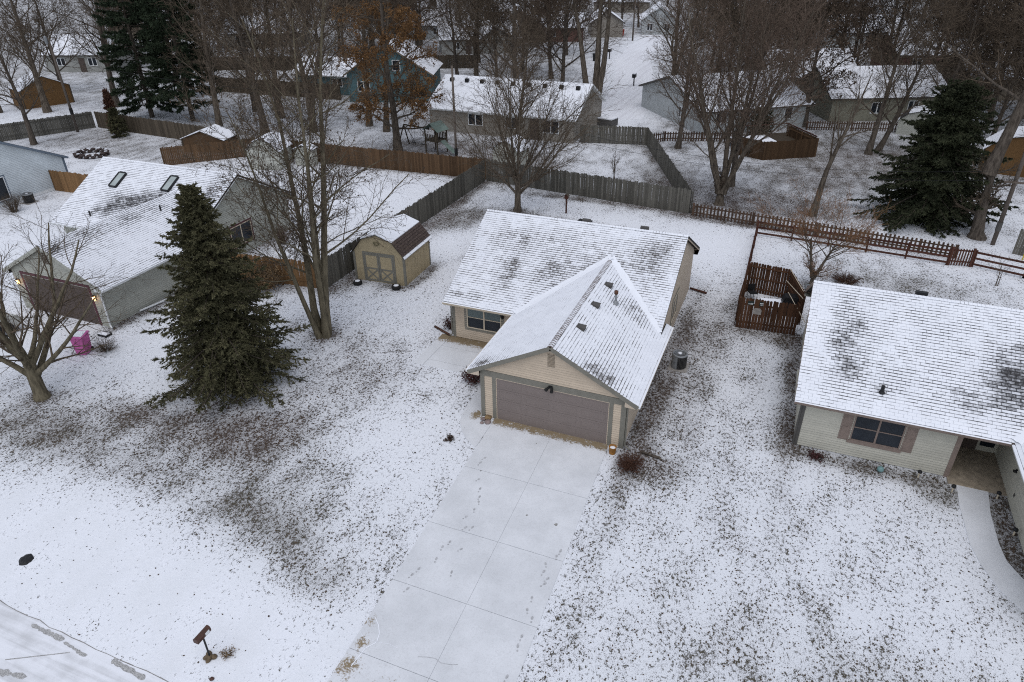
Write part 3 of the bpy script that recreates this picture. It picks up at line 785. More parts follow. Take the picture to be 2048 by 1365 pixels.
MAT['vent_slat'] = plain('vent_slat', (0.26, 0.215, 0.165), 0.7, 0.1)
def l_house(name, label, ox, cfg):
    """gabled body with a gabled garage projecting to the front; right walls flush (local origin: garage front left corner)"""
    W, Lm, Ym, Yb, ze, zm, zp = (cfg[k] for k in ('W', 'Lm', 'Ym', 'Yb', 'ze', 'zm', 'zp'))
    ovx, ovy, ove, ovr, ovr2 = .526, .20, .72, .16, .24
    yr = (Ym + Yb) / 2; sm = (zm - ze) / (yr - Ym + ove); sg = (zp - ze) / (W / 2 + ovx); ye = Ym - ove
    Yr = ye + (zp - ze) / sm
    t = thing(name, label, 'house', ox)
    sid, panel, trim = cfg['siding'], cfg['panel'], cfg['trim']
    # shells
    w = MB()
    w.prism([(.0, .02, -.1), (W, .02, -.1), (W, .02, ze + .28), (W / 2, .02, ze + .28 + sg * (W / 2)), (0, .02, ze + .28)][::-1], (0, .12, 0))
    w.box(0, .14, -.1, .12, Ym + .1, ze + .2)
    w.prism([(W, .02, -.1), (W, Yb, -.1), (W, Yb, ze + .30), (W, yr, ze + .30 + sm * (yr - Ym)), (W, Ym, ze + .30), (W, .02, ze + .22)], (-.12, 0, 0))
    w.prism([(-Lm, Ym, -.1), (-Lm, Yb, -.1), (-Lm, Yb, ze + .30), (-Lm, yr, ze + .30 + sm * (yr - Ym)), (-Lm, Ym, ze + .30)], (.12, 0, 0))
    w.box(-Lm + .12, Ym, -.1, 0, Ym + .12, ze + .25); w.box(-Lm + .12, Yb - .12, -.1, W - .12, Yb, ze + .25)
    wall = w.obj('wall', panel, t)
    F0, FU, FN = (0, .02, 0), (1, 0, 0), (0, -1, 0)
    du0, du1, dh = cfg['door']
    top = [(0, .03), (W, .03), (W, ze + .10), (W / 2, ze + .10 + sg * (W / 2)), (0, ze + .10)]
    siding(wall, F0, FU, FN, top, [(du0, 0, du1, dh)], sid)
    # front wall of the body
    win = cfg['front_window']
    siding(wall, (-Lm, Ym, 0), FU, FN, [(0, .05), (Lm, .05), (Lm, ze - .02), (0, ze - .02)], [win] if win else [], sid)
    if win:
        window(t, (-Lm, Ym, 0), FU, FN, *win, cols=2, rows=2, frame=cfg['frame'], trim=trim, tw=.15, blind=True)
    # right wall: siding boards or grooved panels
    RO, RU, RN = (W, 0, 0), (0, 1, 0), (1, 0, 0)
    gable = [(.02, -.02), (Yb, -.02), (Yb, ze + .18), (yr, ze + .18 + sm * (yr - Ym)), (Ym, ze + .18), (.02, ze + .18)]
    rw = cfg.get('right_windows', [])
    if cfg['side'] == 'siding':
        siding(wall, RO, RU, RN, [(.02, -.02), (Yb, -.02), (Yb, ze + .15), (.02, ze + .15)], [h[:4] for h in rw], sid, .115)
        siding(wall, RO, RU, RN, [(Ym, ze + .15), (Yb, ze + .15), (yr, ze + .18 + sm * (yr - Ym))], [], sid, .115)
    else:
        u = .02
        while u < Yb - .1:
            u2 = min(u + 1.22, Yb)
            def zt(uu): return ze + .18 + max(0, min(uu - Ym, Yb - uu)) * sm if uu > Ym else ze + .16
            pts = [(u + .004, -.05), (u2 - .004, -.05), (u2 - .004, zt(u2))] + ([(yr, zt(yr))] if u < yr < u2 else []) + [(u + .004, zt(u))]
            m = MB(); m.prism([(W, a, b) for a, b in pts], (.014, 0, 0)); pn = m.obj('wall_panel', panel, wall)
            u = u2
    for (a, b, c, d, cols, rows_) in rw:
        window(t, (W + .012, 0, 0), RU, RN, a, b, c, d, cols=cols, rows=rows_, frame=cfg['rframe'], trim=cfg['rtrim'])
    # corner boards and door surround
    board(t, 'corner_board', trim, F0, FU, FN, -.03, -.05, .16, ze + .06, .042); board(t, 'corner_board', trim, F0, FU, FN, W - .16, -.08, W + .03, ze + .06, .042)
    board(t, 'corner_board', trim, (-Lm, Ym, 0), FU, FN, -.03, -.03, .13, ze - .05, .042)
    board(t, 'corner_board', trim, RO, RU, RN, -.02, -.08, .12, ze - .1, .045)
    dtr = cfg['door_trim']
    if dtr == trim:
        board(t, 'fascia', trim, F0, FU, FN, .16, dh + .02, W - .16, dh + .30, .040)
    board(t, 'door_jamb', dtr, F0, FU, FN, du0 - .20, 0, du0 - .03, dh + .02, .038); board(t, 'door_jamb', dtr, F0, FU, FN, du1 + .03, 0, du1 + .20, dh + .02, .038)
    board(t, 'door_jamb', dtr, F0, FU, FN, du0 - .20, dh + .02, du1 + .20, dh + .17, .043 if dtr != trim else .037)
    # garage door in four sections with pressed panels
    door = MB(); oriented(door, F0, FU, FN, du0 - .03, 0, -.10, du1 + .03, dh + .02, .002)
    dobj = door.obj('garage_door', cfg['door_mat'], t)
    for s in range(4):
        z0 = .02 + s * dh / 4; z1 = z0 + dh / 4 - .012
        m = MB(); oriented(m, F0, FU, FN, du0 - .02, z0, .002, du1 + .02, z1 - .006, .011)
        wdt = (du1 - du0) / 4
        for q in range(4):
            a = du0 + q * wdt + .10; b = a + wdt - .20
            oriented(m, F0, FU, FN, a, z0 + .09, .011, b, z0 + .115, .016); oriented(m, F0, FU, FN, a, z1 - .115, .011, b, z1 - .09, .016)
            oriented(m, F0, FU, FN, a, z0 + .115, .011, a + .025, z1 - .115, .016); oriented(m, F0, FU, FN, b - .025, z0 + .115, .011, b, z1 - .115, .016)
        m.obj('door_section', cfg['door_mat'], dobj)
    # gable louvre
    gv = MB(); oriented(gv, F0, FU, FN, W / 2 - .20, 3.20, 0, W / 2 + .20, 3.86, .03); gvo = gv.obj('gable_vent', cfg['vent_mat'], t)
    for k in range(10):
        m = MB(); z = 3.25 + k * .06
        v = [(-.16, z, .031), (.16, z, .031), (.16, z + .035, .055), (-.16, z + .035, .055)]
        O_ = Vector(F0)
        m.prism([O_ + Vector((W / 2 + a, -d, zz)) for a, zz, d in v], (0, -.006, .004)); m.obj('slat', 'vent_slat', gvo)
    # roof
    x0, x1 = -Lm - ovr, W + ovr2
    A = [(x0, ye, ze), (x1, ye, ze), (x1, yr, zm), (x0, yr, zm)]
    B = [(x0, Yb + ove, ze), (x1, Yb + ove, ze), (x1, yr, zm), (x0, yr, zm)]
    gl = [(-ovx, -ovy, ze), (-ovx, ye, ze), (W / 2, Yr, zp), (W / 2, -ovy, zp)]
    yf = ye + 1.45
    gr = [(W + ovx, -ovy, ze), (W + ovx, ye, ze), (W / 2, Yr, zp), (W / 2, -ovy, zp)]
    fl_x = W + ovr2 + .01; fl_z = ze + sg * (W + ovx - fl_x)
    fl = [(W + ovx, ye, ze), (W + ovx, yf, ze), (fl_x, yf, fl_z), (fl_x, ye + .3, fl_z)]
    roof = roof_deck(t, [A, B, gl, gr, fl])
    sh = cfg['shingle']
    L_m = math.hypot(yr - ye, zm - ze); L_g = math.hypot(W / 2 + ovx, zp - ze)
    prio = cfg.get('prio', (W, 2)); ind = cfg.get('indiv', 0)
    shingle_plane(roof, (x0, ye, ze), (1, 0, 0), (0, yr - ye, zm - ze), [(0, 0), (x1 - x0, 0), (x1 - x0, L_m), (0, L_m)], cfg['bare_front'], sh)
    shingle_plane(roof, (W + ovx, -ovy, ze), (0, 1, 0), (-(W / 2 + ovx), 0, zp - ze), [(0, 0), (ye + ovy, 0), (Yr + ovy, L_g), (0, L_g)], cfg['bare_right'], sh, ind, prio=prio)
    fv = math.hypot(W + ovx - fl_x, fl_z - ze)
    shingle_plane(roof, (W + ovx, ye, ze), (0, 1, 0), (-(W / 2 + ovx), 0, zp - ze), [(0, 0), (yf - ye, 0), (yf - ye, fv), (.3, fv)], [], sh, base=-.25)
    shingle_plane(roof, (-ovx, -ovy, ze), (0, 1, 0), (W / 2 + ovx, 0, zp - ze), [(0, 0), (ye + ovy, 0), (Yr + ovy, L_g), (0, L_g)], cfg['bare_left'], sh, base=cfg.get('base_left', -.1))
    m = MB(); m.quad(*[(p[0], p[1], p[2] + .012) for p in B]); m.obj('back_slope', 'far_roof', roof)
    ridge_caps(roof, (x0, yr, zm), (x1, yr, zm), sm, sh, -.15)
    ridge_caps(roof, (W / 2, -ovy, zp), (W / 2, Yr - .05, zp), sg, cfg['gridge'], .12)
    snow_ridge(roof, (-ovx, ye, ze + .02), (W / 2, Yr, zp + .03), .20, .05, seed=3)
    snow_ridge(roof, (fl_x - .1, ye + .3, fl_z + .03), (W / 2, Yr, zp + .03), .20, .05, seed=4)
    # rake boards, fascia, soffits, gutters
    f = MB()
    f.beam((-ovx, -ovy + .01, ze - .10), (W / 2, -ovy + .01, zp - .10), .03, .19, (0, 0, 1)); f.beam((W + ovx, -ovy + .01, ze - .10), (W / 2, -ovy + .01, zp - .10), .03, .19)
    f.obj('rake_board', trim, roof)
    f = MB()
    for yy, s in ((ye, 1), (Yb + ove, -1)):
        f.beam((x1 - .02, yy, ze - .09), (x1 - .02, yr, zm - .09), .03, .17); f.beam((x0 + .02, yy, ze - .09), (x0 + .02, yr, zm - .09), .03, .17)
    f.beam((x0, ye + .01, ze - .10), (-ovx, ye + .01, ze - .10), .03, .16); f.beam((W + ovx - .01, -ovy, ze - .10), (W + ovx - .01, yf, ze - .10), .03, .16)
    f.beam((x0, Yb + ove - .01, ze - .1), (x1, Yb + ove - .01, ze - .1), .03, .16); f.beam((-ovx + .01, -ovy, ze - .10), (-ovx + .01, ye, ze - .10), .03, .16)
    f.obj('fascia', cfg['fascia'], roof)
    s = MB()
    s.quad((W + .02, -ovy, ze - .17), (W + ovx, -ovy, ze - .17), (W + ovx, yf, ze - .17), (W + .02, yf, ze - .17)); s.quad((-ovx, -ovy, ze - .17), (-.02, -ovy, ze - .17), (-.02, ye, ze - .17), (-ovx, ye, ze - .17))
    s.quad((x0, ye, ze - .17), (-.02, ye, ze - .17), (-.02, Ym, ze - .17), (x0, Ym, ze - .17)); s.quad((x0, Yb, ze - .17), (x1, Yb, ze - .17), (x1, Yb + ove, ze - .17), (x0, Yb + ove, ze - .17))
    s.quad((W, -ovy, ze - .17), (W + ovx, -ovy, ze - .17), (W, -ovy, ze + .1)); s.quad((0, -ovy, ze - .17), (-ovx, -ovy, ze - .17), (0, -ovy, ze + .1))
    s.quad((W + .02, Yb + ove - .005, ze - .17), (W + ovr2, Yb + ove - .005, ze - .17), (W + ovr2, Yb, ze - .17), (W + .02, Yb, ze - .17))
    s.obj('soffit', cfg['fascia'], roof)
    gutter(t, (W + ovx, -ovy, ze - .01), (W + ovx, yf, ze - .01), (1, 0, 0), cfg['gutter'])
    gutter(t, (x0, ye, ze - .01), (-ovx - .02, ye, ze - .01), (0, -1, 0), cfg['gutter'])
    gutter(t, (-ovx, -ovy, ze - .01), (-ovx, ye - .13, ze - .01), (-1, 0, 0), cfg['gutter'])
    return t, roof, dict(sm=sm, sg=sg, ye=ye, yr=yr, Yr=Yr, x0=x0, x1=x1)

def box_vent(roof, x, y, z, slope_dir, mat='vent'):
    """square roof vent cap leaning with the slope"""
    U = Vector((0, 1, 0)) if abs(slope_dir[0]) > 0 else Vector((1, 0, 0))
    V = Vector(slope_dir).normalized(); N = U.cross(V); N = N if N.z > 0 else -N
    c = Vector((x, y, z))
    def P(u, v, n): return c + U * u + V * v + N * n
    m = MB(); s = .15
    m.add([P(-s, -s, 0), P(s, -s, 0), P(s, s, 0), P(-s, s, 0), P(-s, -s, .17), P(s, -s, .17), P(s * .85, s * .9, .07), P(-s * .85, s * .9, .07)], [[0, 1, 5, 4], [1, 2, 6, 5], [2, 3, 7, 6], [3, 0, 4, 7], [4, 5, 6, 7]])
    m.add([P(-.18, -.18, .024), P(.18, -.18, .024), P(.18, .20, .024), P(-.18, .20, .024)], [[0, 1, 2, 3]])
    return m.obj('roof_vent', mat, roof)

# ---- the tan house in the middle
main_cfg = dict(W=6.272, Lm=4.242, Ym=5.866, Yb=15.93, ze=2.386, zm=5.256, zp=4.312, siding='tan_siding', panel='tan_panel', trim='trim', door_trim='trim',
    door=(.717, 5.596, 2.13), front_window=(.80, .72, 2.72, 1.98), frame='tan_frame', side='panel', right_windows=[(9.75, .80, 11.25, 2.12, 2, 1)], rframe='tan_frame', rtrim='trim',
    door_mat='taupe', vent_mat='tan_siding', shingle='shingle', gridge='shingle_bare', fascia='tan_panel', gutter='tan_frame', indiv=300, prio=(6.3, 1.6),
    bare_front=[(0, 8.2, 5, 1.8, .10), (-1.7, 7.2, .55, 1.1, .34), (-2.0, 9.4, 1.5, .7, .22), (2.3, 8.3, 1.7, 1.0, .30), (5.3, 9.6, 1.3, 1.7, .38), (.3, 7.4, .9, .9, .26), (-3.3, 5.62, 1.3, .25, .40), (.5, 9.6, 1.5, .7, .10), (-3, 10.7, 3, .5, -.15), (3.5, 10.6, 3, .4, -.2), (6.2, 7.5, .5, 2, -.2), (-1, 5.3, 3, .25, -.3)],
    bare_right=[(5.3, .5, .9, .9, .34), (5.0, 6.0, .8, .8, .36), (6.6, 3.5, .45, 4, -.45), (4.2, 2.5, .7, 4, -.06), (4.6, .2, 1.2, .3, .22)],
    bare_left=[(-.1, .15, .7, .45, .75), (.8, .1, .8, .3, .35)], base_left=-.30)
main, main_roof, mi = l_house('tan_house', 'tan sided house with taupe garage door at the head of the driveway', (0, 0, 0), main_cfg)
sgd = (-(6.272 / 2 + .526), 0, 4.312 - 2.386)
for y in (6.51, 4.35, 2.18): box_vent(main_roof, 3.69, y, 4.03, sgd)
fp = MB(); fp.cyl((4.32, 5.47, 3.66), (4.32, 5.47, 4.22), .055, .055, 12); fp.lathe([(.16, 3.70), (.10, 3.80), (.062, 3.86)], (4.32, 5.47, 0), 12)
flue = fp.obj('flue_pipe', 'grey_metal', main_roof, True)
fc = MB(); fc.lathe([(.06, 4.17), (.095, 4.20), (.095, 4.33), (.06, 4.36), (.01, 4.37)], (4.32, 5.47, 0), 12); fc.obj('flue_cap', 'dry_brown', flue, True)
fl = MB(); fl.beam((4.20, 5.25, 3.755), (4.20, 5.70, 3.755), .40, .012, (.525, 0, 1)); fl.obj('flashing', 'grey_metal', flue)
# fixtures on the tan house
lt = MB(); lt.box(3.06, -.06, 2.24, 3.22, -.02, 2.36); lt.cyl((3.08, -.06, 2.30), (3.00, -.26, 2.24), .05, .075, 10); lt.cyl((3.20, -.06, 2.30), (3.26, -.26, 2.20), .05, .075, 10)
lt.obj('flood_light', 'black', main)
sc = MB(); sc.box(-1.50, 5.78, 1.62, -1.38, 5.85, 1.90); sc.lathe([(.02, 1.66), (.07, 1.70), (.085, 1.86), (.03, 1.95)], (-1.44, 5.72, 0), 8); sc.obj('wall_lantern', 'black', main)
fd = MB(); fd.box(-1.10, 5.80, .05, -.16, 5.85, 2.05); fdo = fd.obj('front_door', 'red_leaf', main); MB().lathe([(.02, 0), (.035, .03), (.02, .06)], (-.95, 5.77, 1.0), 8).obj('handle', 'grey_metal', fdo)
ds = MB(); ds.path([(-4.40, 5.12, 2.28), (-4.33, 5.55, 2.12), (-4.31, 5.80, 2.0), (-4.31, 5.80, .18), (-4.45, 5.75, .08)], .038, 8); ds.obj('downspout', 'trim', main)
ds = MB(); ds.path([(-4.45, 5.75, .10), (-5.65, 6.36, .06)], .06, 8); ds.obj('downspout_extension', 'dry_brown', main, True)
ds = MB(); ds.path([(6.36, .05, 2.2), (6.36, .05, .15), (6.6, -.05, .08)], .035, 8); ds.obj('downspout', 'trim', main)
ds = MB(); ds.path([(6.35, 15.85, .1), (7.35, 15.60, .07)], .065, 8); ds.obj('downspout_extension', 'red_fence', main, True)
rv = MB()
for x in (.9, 4.0): rv.box(x, 11.25, 4.98, x + .42, 11.45, 5.27)
rv.obj('roof_vent', 'vent', main_roof)

# ---- the grey house on the left
MAT['grey_siding'] = plain('sage_grey_siding', (0.36, 0.36, 0.315), 0.6, 0.06, 2.0, rnd=.05)
MAT['maroon'] = plain('maroon_paint', (0.085, 0.028, 0.038), 0.55, 0.08)
MAT['brown_door'] = plain('brown_door', (0.085, 0.064, 0.055), 0.6, 0.1)
left_cfg = dict(W=6.45, Lm=4.7, Ym=6.9, Yb=15.8, ze=2.40, zm=5.25, zp=4.35, siding='grey_siding', panel='grey_siding', trim='grey_siding', door_trim='maroon',
    door=(.80, 5.72, 2.25), front_window=None, frame='white_frame', side='siding', right_windows=[(9.9, .72, 11.85, 2.05, 2, 1)], rframe='tan_frame', rtrim='maroon',
    door_mat='brown_door', vent_mat='brown_door', shingle='shingle_dark', gridge='shingle_dark', fascia='white_frame', gutter='white_frame',
    bare_front=[(.4, 8.3, 2.2, .8, .50), (2.4, 9.0, 1.5, .7, .50), (-1.0, 7.6, 1.0, .6, .38), (-2.0, 7.3, .4, .5, .4), (5.8, 9.5, .7, 1.6, .45)],
    bare_right=[(3.7, 4, .6, 6, .34), (5.6, 3, .9, 5, -.25), (3.9, .3, .5, .5, .3)], bare_left=[], base_left=.0)
leftH, left_roof, li = l_house('grey_house', 'sage grey house with brown garage door and maroon trim behind the big spruce', (-28.65, 0, 0), left_cfg)
L0 = -28.65
def skylight(roof, x, y, w, L, zf, sl):
    d = Vector((0, 1, sl)).normalized(); n = Vector((0, -sl, 1)).normalized()
    m = MB(); c = Vector((x, y, zf))
    for du in (-w / 2, w / 2): m.beam(c + Vector((du, 0, 0)) - d * L / 2 + n * .06, c + Vector((du, 0, 0)) + d * L / 2 + n * .06, .08, .13, n)
    for dv in (-L / 2, L / 2): m.beam(c - Vector((w / 2 - .04, 0, 0)) + d * dv + n * .06, c + Vector((w / 2 - .04, 0, 0)) + d * dv + n * .06, .08, .126, n)
    o = m.obj('skylight', 'black', roof)
    g = MB(); g.prism([c + Vector((a * w / 2, 0, 0)) + d * (b * L / 2) + n * .07 for a, b in ((-1, -1), (1, -1), (1, 1), (-1, 1))], n * .01); g.obj('pane', 'snow_glass', o)
MAT['snow_glass'] = plain('frosted_glass', (0.36, 0.40, 0.39), 0.2, 0.15, 2.0, spec=0.5)
sl = li['sm']
for x, y in ((-2.05, 9.75), (2.25, 10.0)): skylight(left_roof, x, y, .62, 1.25, 2.40 + sl * (y - li['ye']) + .02, sl)
for x, y in ((-2.0, 7.0),):
    m = MB(); z = 2.4 + sl * (y - li['ye']); m.cyl((x, y, z), (x, y, z + .35), .05, .05, 8); m.obj('vent_pipe', 'black', left_roof)
m = MB(); m.cyl((4.1, 7.2, 3.9), (4.1, 7.2, 4.25), .05, .05, 8); m.obj('vent_pipe', 'black', left_roof)
ds = MB(); ds.path([(6.95, -.1, 2.28), (6.60, -.02, 2.05), (6.55, -.02, .15), (6.75, -.12, .06)], .045, 8); ds.obj('downspout', 'white_frame', leftH)
ds = MB(); ds.path([(6.62, 1.9, .10), (7.0, 4.2, .07)], .06, 8); ds.obj('downspout_extension', 'white_frame', leftH)
MAT['lamp_glow'], _nt, _b = new_mat('lamp_glow'); _b.inputs['Emission Color'].default_value = (1.0, .52, .18, 1); _b.inputs['Emission Strength'].default_value = 2.6
def lit_sconce(x, y, z):
    m = MB(); m.box(x - .05, y - .04, z - .12, x + .05, y, z + .12); m.lathe([(.10, z + .13), (.03, z + .20), (.01, z + .22)], (x, y - .12, 0), 8)
    o = m.obj('wall_lantern', 'black', leftH)
    g = MB(); g.lathe([(.03, z - .14), (.065, z - .10), (.07, z + .10), (.05, z + .13)], (x, y - .12, 0), 8); g.obj('lamp', 'lamp_glow', o)
    ld = bpy.data.lights.new('lantern_bulb', 'POINT'); ld.energy = 1.3; ld.color = (1, .55, .22); ld.shadow_soft_size = .06
    lo = bpy.data.objects.new('lantern_bulb', ld); link(lo, leftH); lo.location = (x, y - .26, z)
lit_sconce(6.12, 0, 1.75); lit_sconce(.30, 0, 1.75)

# ---- the cream house on the right
MAT['cream_siding'] = plain('cream_siding', (0.45, 0.43, 0.365), 0.6, 0.05, 2.0, rnd=.04)
MAT['brown_trim'] = plain('mushroom_brown_trim', (0.215, 0.165, 0.14), 0.7, 0.12, 5)
def right_house():
    t = thing('cream_house', 'cream sided house with brown shutters and dark snowy shingle roof', 'house', (12.8, 2.9, 0))
    W, D, ze, zr = 14.0, 9.6, 2.40, 5.22
    ye, yr = -.45, 4.8; sl = (zr - ze) / (yr - ye)
    w = MB()
    w.box(.12, 0, -.1, 5.55, .12, ze + .2); w.box(5.43, .12, -.1, 5.55, 2.3, ze + .2); w.box(5.55, 2.2, -.1, 7.55, 2.32, ze + .2)
    w.box(7.55, -7, -.1, 7.67, 2.3, ze + .25); w.box(7.67, -7, -.1, W, -6.88, ze + .2)
    w.prism([(0, 0, -.1), (0, D, -.1), (0, D, ze + .15), (0, yr, ze + .15 + sl * 4.8), (0, 0, ze + .15)], (.12, 0, 0))
    w.prism([(W, 0, -.1), (W, D, -.1), (W, D, ze + .15), (W, yr, ze + .15 + sl * 4.8), (W, 0, ze + .15)], (-.12, 0, 0))
    w.box(.12, D - .12, -.1, W - .12, D, ze + .2)
    wall = w.obj('wall', 'cream_siding', t)
    win = (1.93, .80, 3.72, 2.06)
    siding(wall, (0, 0, 0), (1, 0, 0), (0, -1, 0), [(0, .03), (5.55, .03), (5.55, ze - .03), (0, ze - .03)], [win], 'cream_siding', .112)
    LO, LU, LN = (0, D, 0), (0, -1, 0), (-1, 0, 0)
    siding(wall, LO, LU, LN, [(0, .0), (D, .0), (D, ze + .1), (0, ze + .1)], [(5.2, 1.0, 6.1, 2.0)], 'cream_siding', .112)
    siding(wall, LO, LU, LN, [(0, ze + .1), (D, ze + .1), (D - yr, ze + .1 + sl * 4.75)], [], 'cream_siding', .112)
    siding(wall, (7.55, 2.2, 0), (0, -1, 0), (-1, 0, 0), [(0, .02), (9.2, .02), (9.2, ze), (0, ze)], [], 'cream_siding', .112)
    window(t, LO, LU, LN, 5.2, 1.0, 6.1, 2.0, 1, 2, 'white_frame', 'brown_trim', .08)
    window(t, (0, 0, 0), (1, 0, 0), (0, -1, 0), *win, cols=2, rows=2, frame='brown_trim', trim=None)
    board(t, 'window_sill', 'brown_trim', (0, 0, 0), (1, 0, 0), (0, -1, 0), 1.85, .66, 3.80, .80, .06)
    for a, b in ((1.50, 1.90), (3.75, 4.15)):
        s = MB(); oriented(s, (0, 0, 0), (1, 0, 0), (0, -1, 0), a, .74, 0, b, 2.10, .035)
        so = s.obj('shutter', 'brown_trim', t)
        for z0, z1 in ((.80, 1.38), (1.46, 2.04)):
            p = MB(); oriented(p, (0, 0, 0), (1, 0, 0), (0, -1, 0), a + .06, z0, .035, b - .06, z1, .048); p.obj('shutter_panel', 'brown_trim', so)
    board(t, 'corner_board', 'brown_trim', (0, 0, 0), (1, 0, 0), (0, -1, 0), 5.45, 0, 5.62, ze, .045)
    board(t, 'corner_board', 'vent', (0, 0, 0), (1, 0, 0), (0, -1, 0), -.03, 0, .11, ze - .05, .045)
    fd = MB(); oriented(fd, (5.55, 2.2, 0), (1, 0, 0), (0, -1, 0), .35, .05, 0, 1.25, 2.05, .05); fdo = fd.obj('front_door', 'brown_door', t)
    MB().lathe([(.02, 0), (.035, .04), (.015, .06)], (7.0 - .3, 2.1, 1.0), 8).obj('handle', 'grey_metal', fdo)
    pn = MB(); oriented(pn, (5.55, 2.2, 0), (1, 0, 0), (0, -1, 0), 1.35, .3, 0, 1.85, 2.0, .03); pn.obj('side_light', 'glass', t)
    pf = MB(); pf.box(5.57, -.42, -.1, 7.53, 2.18, .05); pf.obj('porch_floor', 'bare_concrete', t)
    fx = MB(); fx.box(7.50, -.35, 1.05, 7.545, -.25, 1.2); fx.cyl((7.50, -.30, 1.12), (7.42, -.30, 1.10), .05, .06, 8); fx.obj('wall_lantern', 'black', t)
    fx = MB(); fx.box(7.50, -1.0, .45, 7.545, -.9, .58); fx.obj('outlet_cover', 'vent', t)
    # roof: body plus front wing
    x0, x1 = -.38, W + .38
    wx0, wr, zw = 7.05, 10.8, 4.30; sw = (zw - ze) / (wr - wx0); vy = ye + (zw - ze) / sl
    A = [(x0, ye, ze), (x1, ye, ze), (x1, yr, zr), (x0, yr, zr)]; B = [(x0, D + .45, ze), (x1, D + .45, ze), (x1, yr, zr), (x0, yr, zr)]
    wl = [(wx0, -7.3, ze), (wx0, ye, ze), (wr, vy, zw), (wr, -7.3, zw)]; wrr = [(2 * wr - wx0, -7.3, ze), (2 * wr - wx0, ye, ze), (wr, vy, zw), (wr, -7.3, zw)]
    roof = roof_deck(t, [A, B, wl, wrr])
    L = math.hypot(yr - ye, zr - ze); Lw = math.hypot(wr - wx0, zw - ze)
    blobs = [(4, 1.6, 4, 1.6, .08), (1.2, 2.6, .8, 1.8, .36), (1.6, 1.0, .9, .6, .15), (7.0, 1.7, 1.1, 1.4, .46), (5.6, .7, .9, .6, .26), (8.5, 2.6, 1.5, 1.2, .30), (3.2, 1.0, .7, .6, .14), (4.5, 3.5, 2, 1, .05), (2.64, .5, .2, .25, .4), (4, -.3, 5, .25, -.35), (.1, 3, .35, 4, -.25)]
    shingle_plane(roof, (x0, ye, ze), (1, 0, 0), (0, yr - ye, zr - ze), [(0, 0), (x1 - x0, 0), (x1 - x0, L), (0, L)], blobs, 'shingle_dark', 300, prio=(2.2, .2))
    shingle_plane(roof, (wx0, -7.3, ze), (0, 1, 0), (wr - wx0, 0, zw - ze), [(0, 0), (ye + 7.3, 0), (vy + 7.3, Lw), (0, Lw)], [], 'shingle_dark', base=-.3)
    MB().quad(*[(p[0], p[1], p[2] + .012) for p in B]).obj('back_slope', 'far_roof', roof)
    ridge_caps(roof, (x0, yr, zr), (x1, yr, zr), sl, 'shingle_dark', -.2)
    snow_ridge(roof, (wx0, ye, ze + .02), (wr, vy, zw + .03), .22, .06, seed=9)
    f = MB()
    for yy in (ye, D + .45):
        f.beam((x0 + .01, yy, ze - .09), (x0 + .01, yr, zr - .09), .03, .17)
    f.beam((x0, ye + .01, ze - .10), (wx0, ye + .01, ze - .10), .03, .16); f.beam((wx0 + .01, -7.3, ze - .10), (wx0 + .01, ye, ze - .10), .03, .16); f.beam((x0, D + .44, ze - .10), (x1, D + .44, ze - .10), .03, .16)
    f.obj('fascia', 'brown_trim', roof)
    s = MB(); s.quad((x0, ye, ze - .17), (wx0 + .4, ye, ze - .17), (wx0 + .4, 2.2, ze - .17), (x0, 2.2, ze - .17)); s.quad((wx0, -7.3, ze - .17), (7.55, -7.3, ze - .17), (7.55, ye, ze - .17), (wx0, ye, ze - .17))
    s.quad((x0, D, ze - .17), (.1, D, ze - .17), (.1, D + .45, ze - .17), (x0, D + .45, ze - .17)); s.obj('soffit', 'cream_siding', roof)
    gutter(t, (x0, ye, ze - .01), (wx0 - .12, ye, ze - .01), (0, -1, 0), 'brown_trim'); gutter(t, (wx0, -7.3, ze - .01), (wx0, ye - .12, ze - .01), (-1, 0, 0), 'white_frame')
    ds = MB(); ds.path([(-.12, ye + .05, 2.28), (-.06, -.06, 2.1), (-.06, -.06, .1)], .04, 8); ds.obj('downspout', 'vent', t)
    p = MB(); z = ze + sl * (.49 + .45); p.cyl((2.64, .49, z - .05), (2.64, .49, z + .30), .07, .07, 10); p.lathe([(.13, z - .02), (.07, z + .08)], (2.64, .49, 0), 10); p.obj('vent_pipe', 'black', roof)
    for x in (3.6, 7.6, 11.4):
        m = MB(); m.box(x, yr + .3, zr - .3, x + .45, yr + .5, zr + .03); m.obj('roof_vent', 'black', roof)
    ml = MB(); ml.path([(-.40, D + .30, ze + .05), (-.44, D + .1, ze + .45), (-.30, D - .3, ze + .60), (-.2, D - .7, ze + .75)], .045, 7); ml.obj('cable_mast', 'grey_metal', t)
    return t
right_house()

# ================================================================ FENCES
def board_mesh(name, w, h, th=.02, top='ear'):
    e = min(.04, w * .3)
    if top == 'ear': prof = [(-w / 2, 0), (w / 2, 0), (w / 2, h - e), (w / 2 - e, h), (-w / 2 + e, h), (-w / 2, h - e)]
    else: prof = [(-w / 2, 0), (w / 2, 0), (w / 2, h), (-w / 2, h)]
    m = MB(); m.prism([(x, -th / 2, z) for x, z in prof], (0, th, 0)); return m

